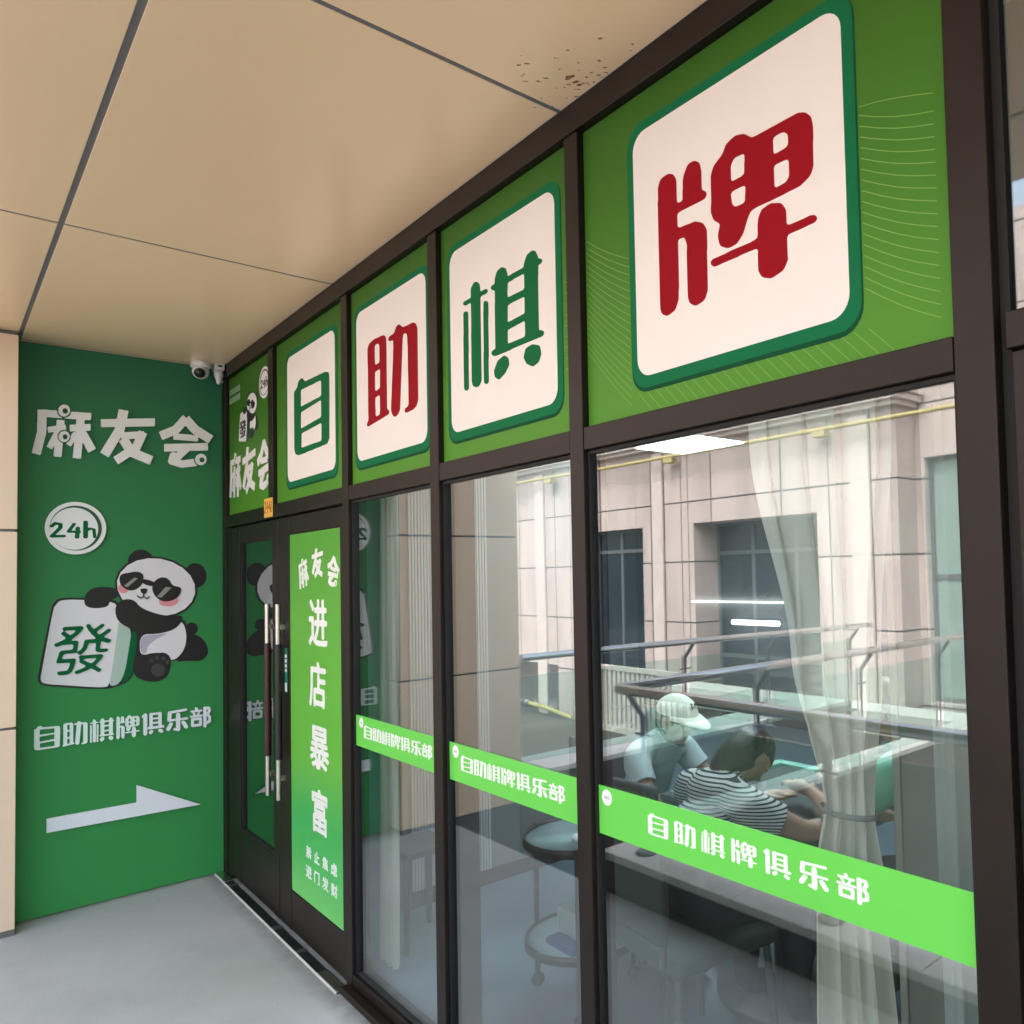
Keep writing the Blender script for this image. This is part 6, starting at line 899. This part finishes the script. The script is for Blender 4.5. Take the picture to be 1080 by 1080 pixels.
# ---------------------------------------------------------------- handrails outside (seen in the glass)
def railing(label, pts, posts, lean, gz0=0.25, mat_top=RAILTOP):
    """pts: handrail path (x, y); posts stand on the kerb at offset 'lean' and bend in to carry the rail"""
    r_ = thing('handrail', label, 'railing', (pts[0][0], pts[0][1], 0.2), 'steel and glass handrails round the gallery opening')
    MB().tube([(x, y, 1.046) for x, y in pts], 0.027, 24).build('top_rail', mat_top, r_)
    for (x, y, lx, ly) in posts:
        o = MB().tube([(x, y, 1.022), (x+lx, y+ly, 0.90), (x+lx, y+ly, 0.20)], 0.016, 10)
        o.tube([(x+lx*1.35, y+ly*1.35, 0.92), (x+lx*1.35, y+ly*1.35, 0.21)], 0.006, 8)
        o.lathe((x+lx, y+ly, 0.2003), [(0, 0), (0.055, 0), (0.055, 0.010), (0.0, 0.012)], 20)
        o.box(x+lx-0.004-abs(ly)*0.6, x+lx+0.004+abs(ly)*0.6, y+ly-0.004-abs(lx)*0.6, y+ly+0.004+abs(lx)*0.6, 0.80, 0.812)
        o.build('post', PEWTER, r_)
    return r_
def rail_glass(r_, a, b_, z0=0.27, z1=0.90):
    d_ = Vector((b_[0]-a[0], b_[1]-a[1], 0)); L_ = d_.length; d_.normalize()
    MB().obox(((a[0]+b_[0])/2, (a[1]+b_[1])/2, (z0+z1)/2), d_, (-d_.y, d_.x, 0), (0, 0, 1), L_/2, 0.005, (z1-z0)/2).build('glass_panel', RGLASS, r_)
r1 = railing('nearer handrail with a sharp corner where it turns away from the walkway', [(12, -1.335), (1.93, -1.335), (1.915, -1.36), (1.96, -2.6), (2.02, -6.6)],
             [(2.02, -1.335, 0, -0.09), (3.18, -1.335, 0, -0.09), (4.4, -1.335, 0, -0.09), (5.6, -1.335, 0, -0.09), (1.955, -2.5, -0.09, 0), (1.975, -3.6, -0.09, 0), (1.99, -4.7, -0.09, 0), (2.005, -5.8, -0.09, 0)], 0)
for a, b_ in (((2.08, -1.44), (3.12, -1.44)), ((3.24, -1.44), (4.34, -1.44)), ((4.46, -1.44), (5.54, -1.44)), ((1.85, -1.6), (1.86, -2.44)), ((1.865, -2.56), (1.88, -3.54)), ((1.885, -3.66), (1.90, -4.64)), ((1.90, -4.76), (1.915, -5.74))): rail_glass(r1, a, b_)
r2 = railing('farther handrail beyond the beige column', [(0.16, -1.86), (0.25, -2.9), (0.42, -4.2), (0.60, -5.7)],
             [(0.21, -2.45, -0.10, 0), (0.31, -3.45, -0.10, 0), (0.44, -4.4, -0.10, 0), (0.58, -5.5, -0.10, 0)], 0)
for a, b_ in (((0.07, -1.9), (0.10, -2.40)), ((0.11, -2.50), (0.20, -3.40)), ((0.21, -3.50), (0.33, -4.35)), ((0.34, -4.45), (0.46, -5.45))): rail_glass(r2, a, b_)

# ---------------------------------------------------------------- building across the opening
B = thing('opposite_building', 'pinkish stone clad building with dark windows seen reflected in the glass', 'building', (-2, -7.5, -4.2))
YB = -7.0
wl = MB()
ZT = 6.6
wl.box(-14, 0.18, YB-1.8, YB, 2.36, ZT)                     # above the openings
wl.box(-4.45, -3.29, YB-1.8, YB, -4.2, 2.3595); wl.box(-1.0, 0.18, YB-1.8, YB, -4.2, 2.3595)
wl.box(-5.82, -4.4505, YB-1.8, YB, -4.2, -0.05); wl.box(-6.9, -5.8205, YB-1.8, YB, -4.2, 2.3595); wl.box(-14, -9.2, YB-1.8, YB, -4.2, 2.3595); wl.box(-9.1995, -6.9005, YB-1.8, YB, -4.2, -0.9)
wl.box(-9.1995, -6.9005, YB-1.8, YB-0.001, 0.0, 2.3595)
wl.box(0.1805, 0.30, YB-1.8, YB-0.42, -4.2, ZT-1); wl.box(0.3005, 8, YB-1.8, YB-0.42, 2.95, ZT-1); wl.box(1.75, 8, YB-1.8, YB-0.42, -4.2, 2.9495); wl.box(0.3005, 1.7495, YB-1.8, YB-0.42, -4.2, 0.0)
wl.build('stone_wall', OPP, B)
gr = MB()
for x in (-4.18, -3.93, -3.55, -3.40, -0.80, -0.47, -0.18, -6.45, -6.2, -7.5, -8.1): gr.box(x-0.006, x+0.006, YB+0.001, YB+0.004, -4, 3.56)
gr.build('joint', mat('dark_joint', (0.07, 0.055, 0.05), 0.8), B)
pl = MB(); pl.box(-4.17, -3.94, YB+0.0045, YB+0.05, -4, 3.5); pl.box(-0.46, -0.19, YB+0.0045, YB+0.05, -4, 3.5); pl.box(-7.49, -7.2, YB+0.0045, YB+0.05, -4, 3.5); pl.build('pilaster', OPPS, B, 0.01)
co = MB()
for z0, z1, d_ in ((3.56, 3.62, 0.06), (3.62, 3.70, 0.12), (3.70, 3.74, 0.16)): co.box(-14, 0.18+d_, YB+0.052, YB+0.052+d_, z0, z1-0.002); co.box(0.182, 0.18+d_, YB-0.4, YB+0.05, z0, z1-0.002)
co.build('cornice', OPPS, B, 0.006)
def win(x0, x1, y, z0, z1, gm, vm, hm):
    o = MB(); w_ = 0.05
    o.box(x0, x0+w_, y-0.06, y, z0, z1); o.box(x1-w_, x1, y-0.06, y, z0, z1); o.box(x0+w_, x1-w_, y-0.06, y-0.001, z0, z0+w_); o.box(x0+w_, x1-w_, y-0.06, y-0.001, z1-w_, z1)
    for x in vm: o.box(x-0.03, x+0.03, y-0.06, y-0.002, z0+w_, z1-w_)
    for z in hm: o.box(x0+w_, x1-w_, y-0.06, y-0.003, z-0.03, z+0.03)
    f_ = o.build('window', WINFR, B, 0.003)
    MB().box(x0+w_/2, x1-w_/2, y-0.04, y-0.03, z0+w_/2, z1-w_/2).build('pane', gm, f_)
win(-5.82, -4.45, YB-0.12, -0.05, 2.36, WINDARK, (-5.15,), (2.0,))
win(-3.29, -1.0, YB-0.5, -4.0, 2.36, WINDARK, (-2.55, -1.75), (1.9, 0.35, -1.2))
win(0.30, 1.75, YB-0.52, 0.0, 2.95, WINPALE, (1.0,), (1.5,))
# ribbed low screen at the foot of the facade and pale ledge
sc_ = thing('slatted_screen', 'low pale slatted screen at the foot of the opposite facade', 'fence', (-4.7, -6.7, -0.9))
o = MB(); x = -5.9
while x < -3.45: o.box(x, x+0.07, -6.74, -6.70, -0.80, 0.08); x += 0.12
o.build('slats', OPPS, sc_); MB().box(-5.9, -3.38, -6.76, -6.68, 0.081, 0.15).build('top_rail', OPPS, sc_); MB().box(-5.9, -3.38, -6.76, -6.68, -0.899, -0.801).build('base_rail', OPPS, sc_)
ld_ = MB().box(-3.3, 1.3, -6.98, -6.5, -0.25, 0.0).build('ledge', STONE); tag(ld_, 'pale stone ledge in front of the tall opposite opening', 'ledge')
gp = thing('gas_pipe', 'yellow gas pipe clamped high along the opposite facade', 'pipe', (-3, -6.85, 3.4))
MB().tube([(-13, -6.84, 3.405), (1.2, -6.84, 3.385)], 0.028, 12).build('pipe', GASY, gp)
for x in (-6.9, -3.7, -0.87): MB().box(x-0.03, x+0.16, -6.949, -6.81, 3.30, 3.372).build('bracket', GASY, gp, 0.004)
gp = thing('pipe_stub', 'low yellow pipe stub with grey valve on the opposite wall', 'pipe', (-7, -6.5, -1.0))
MB().tube([(-7.6, -6.8, -0.72), (-7.0, -6.8, -0.75), (-6.2, -6.8, -0.84)], 0.04, 12).build('pipe', GASY, gp); MB().lathe((-7.7, -6.8, -0.72), [(0, 0), (0.08, 0), (0.08, 0.16), (0, 0.16)], 16, (1, 0, 0)).build('valve', PEWTER, gp)
# low wall behind the walkway at the camera's own side, and the far courtyard wall that closes the view
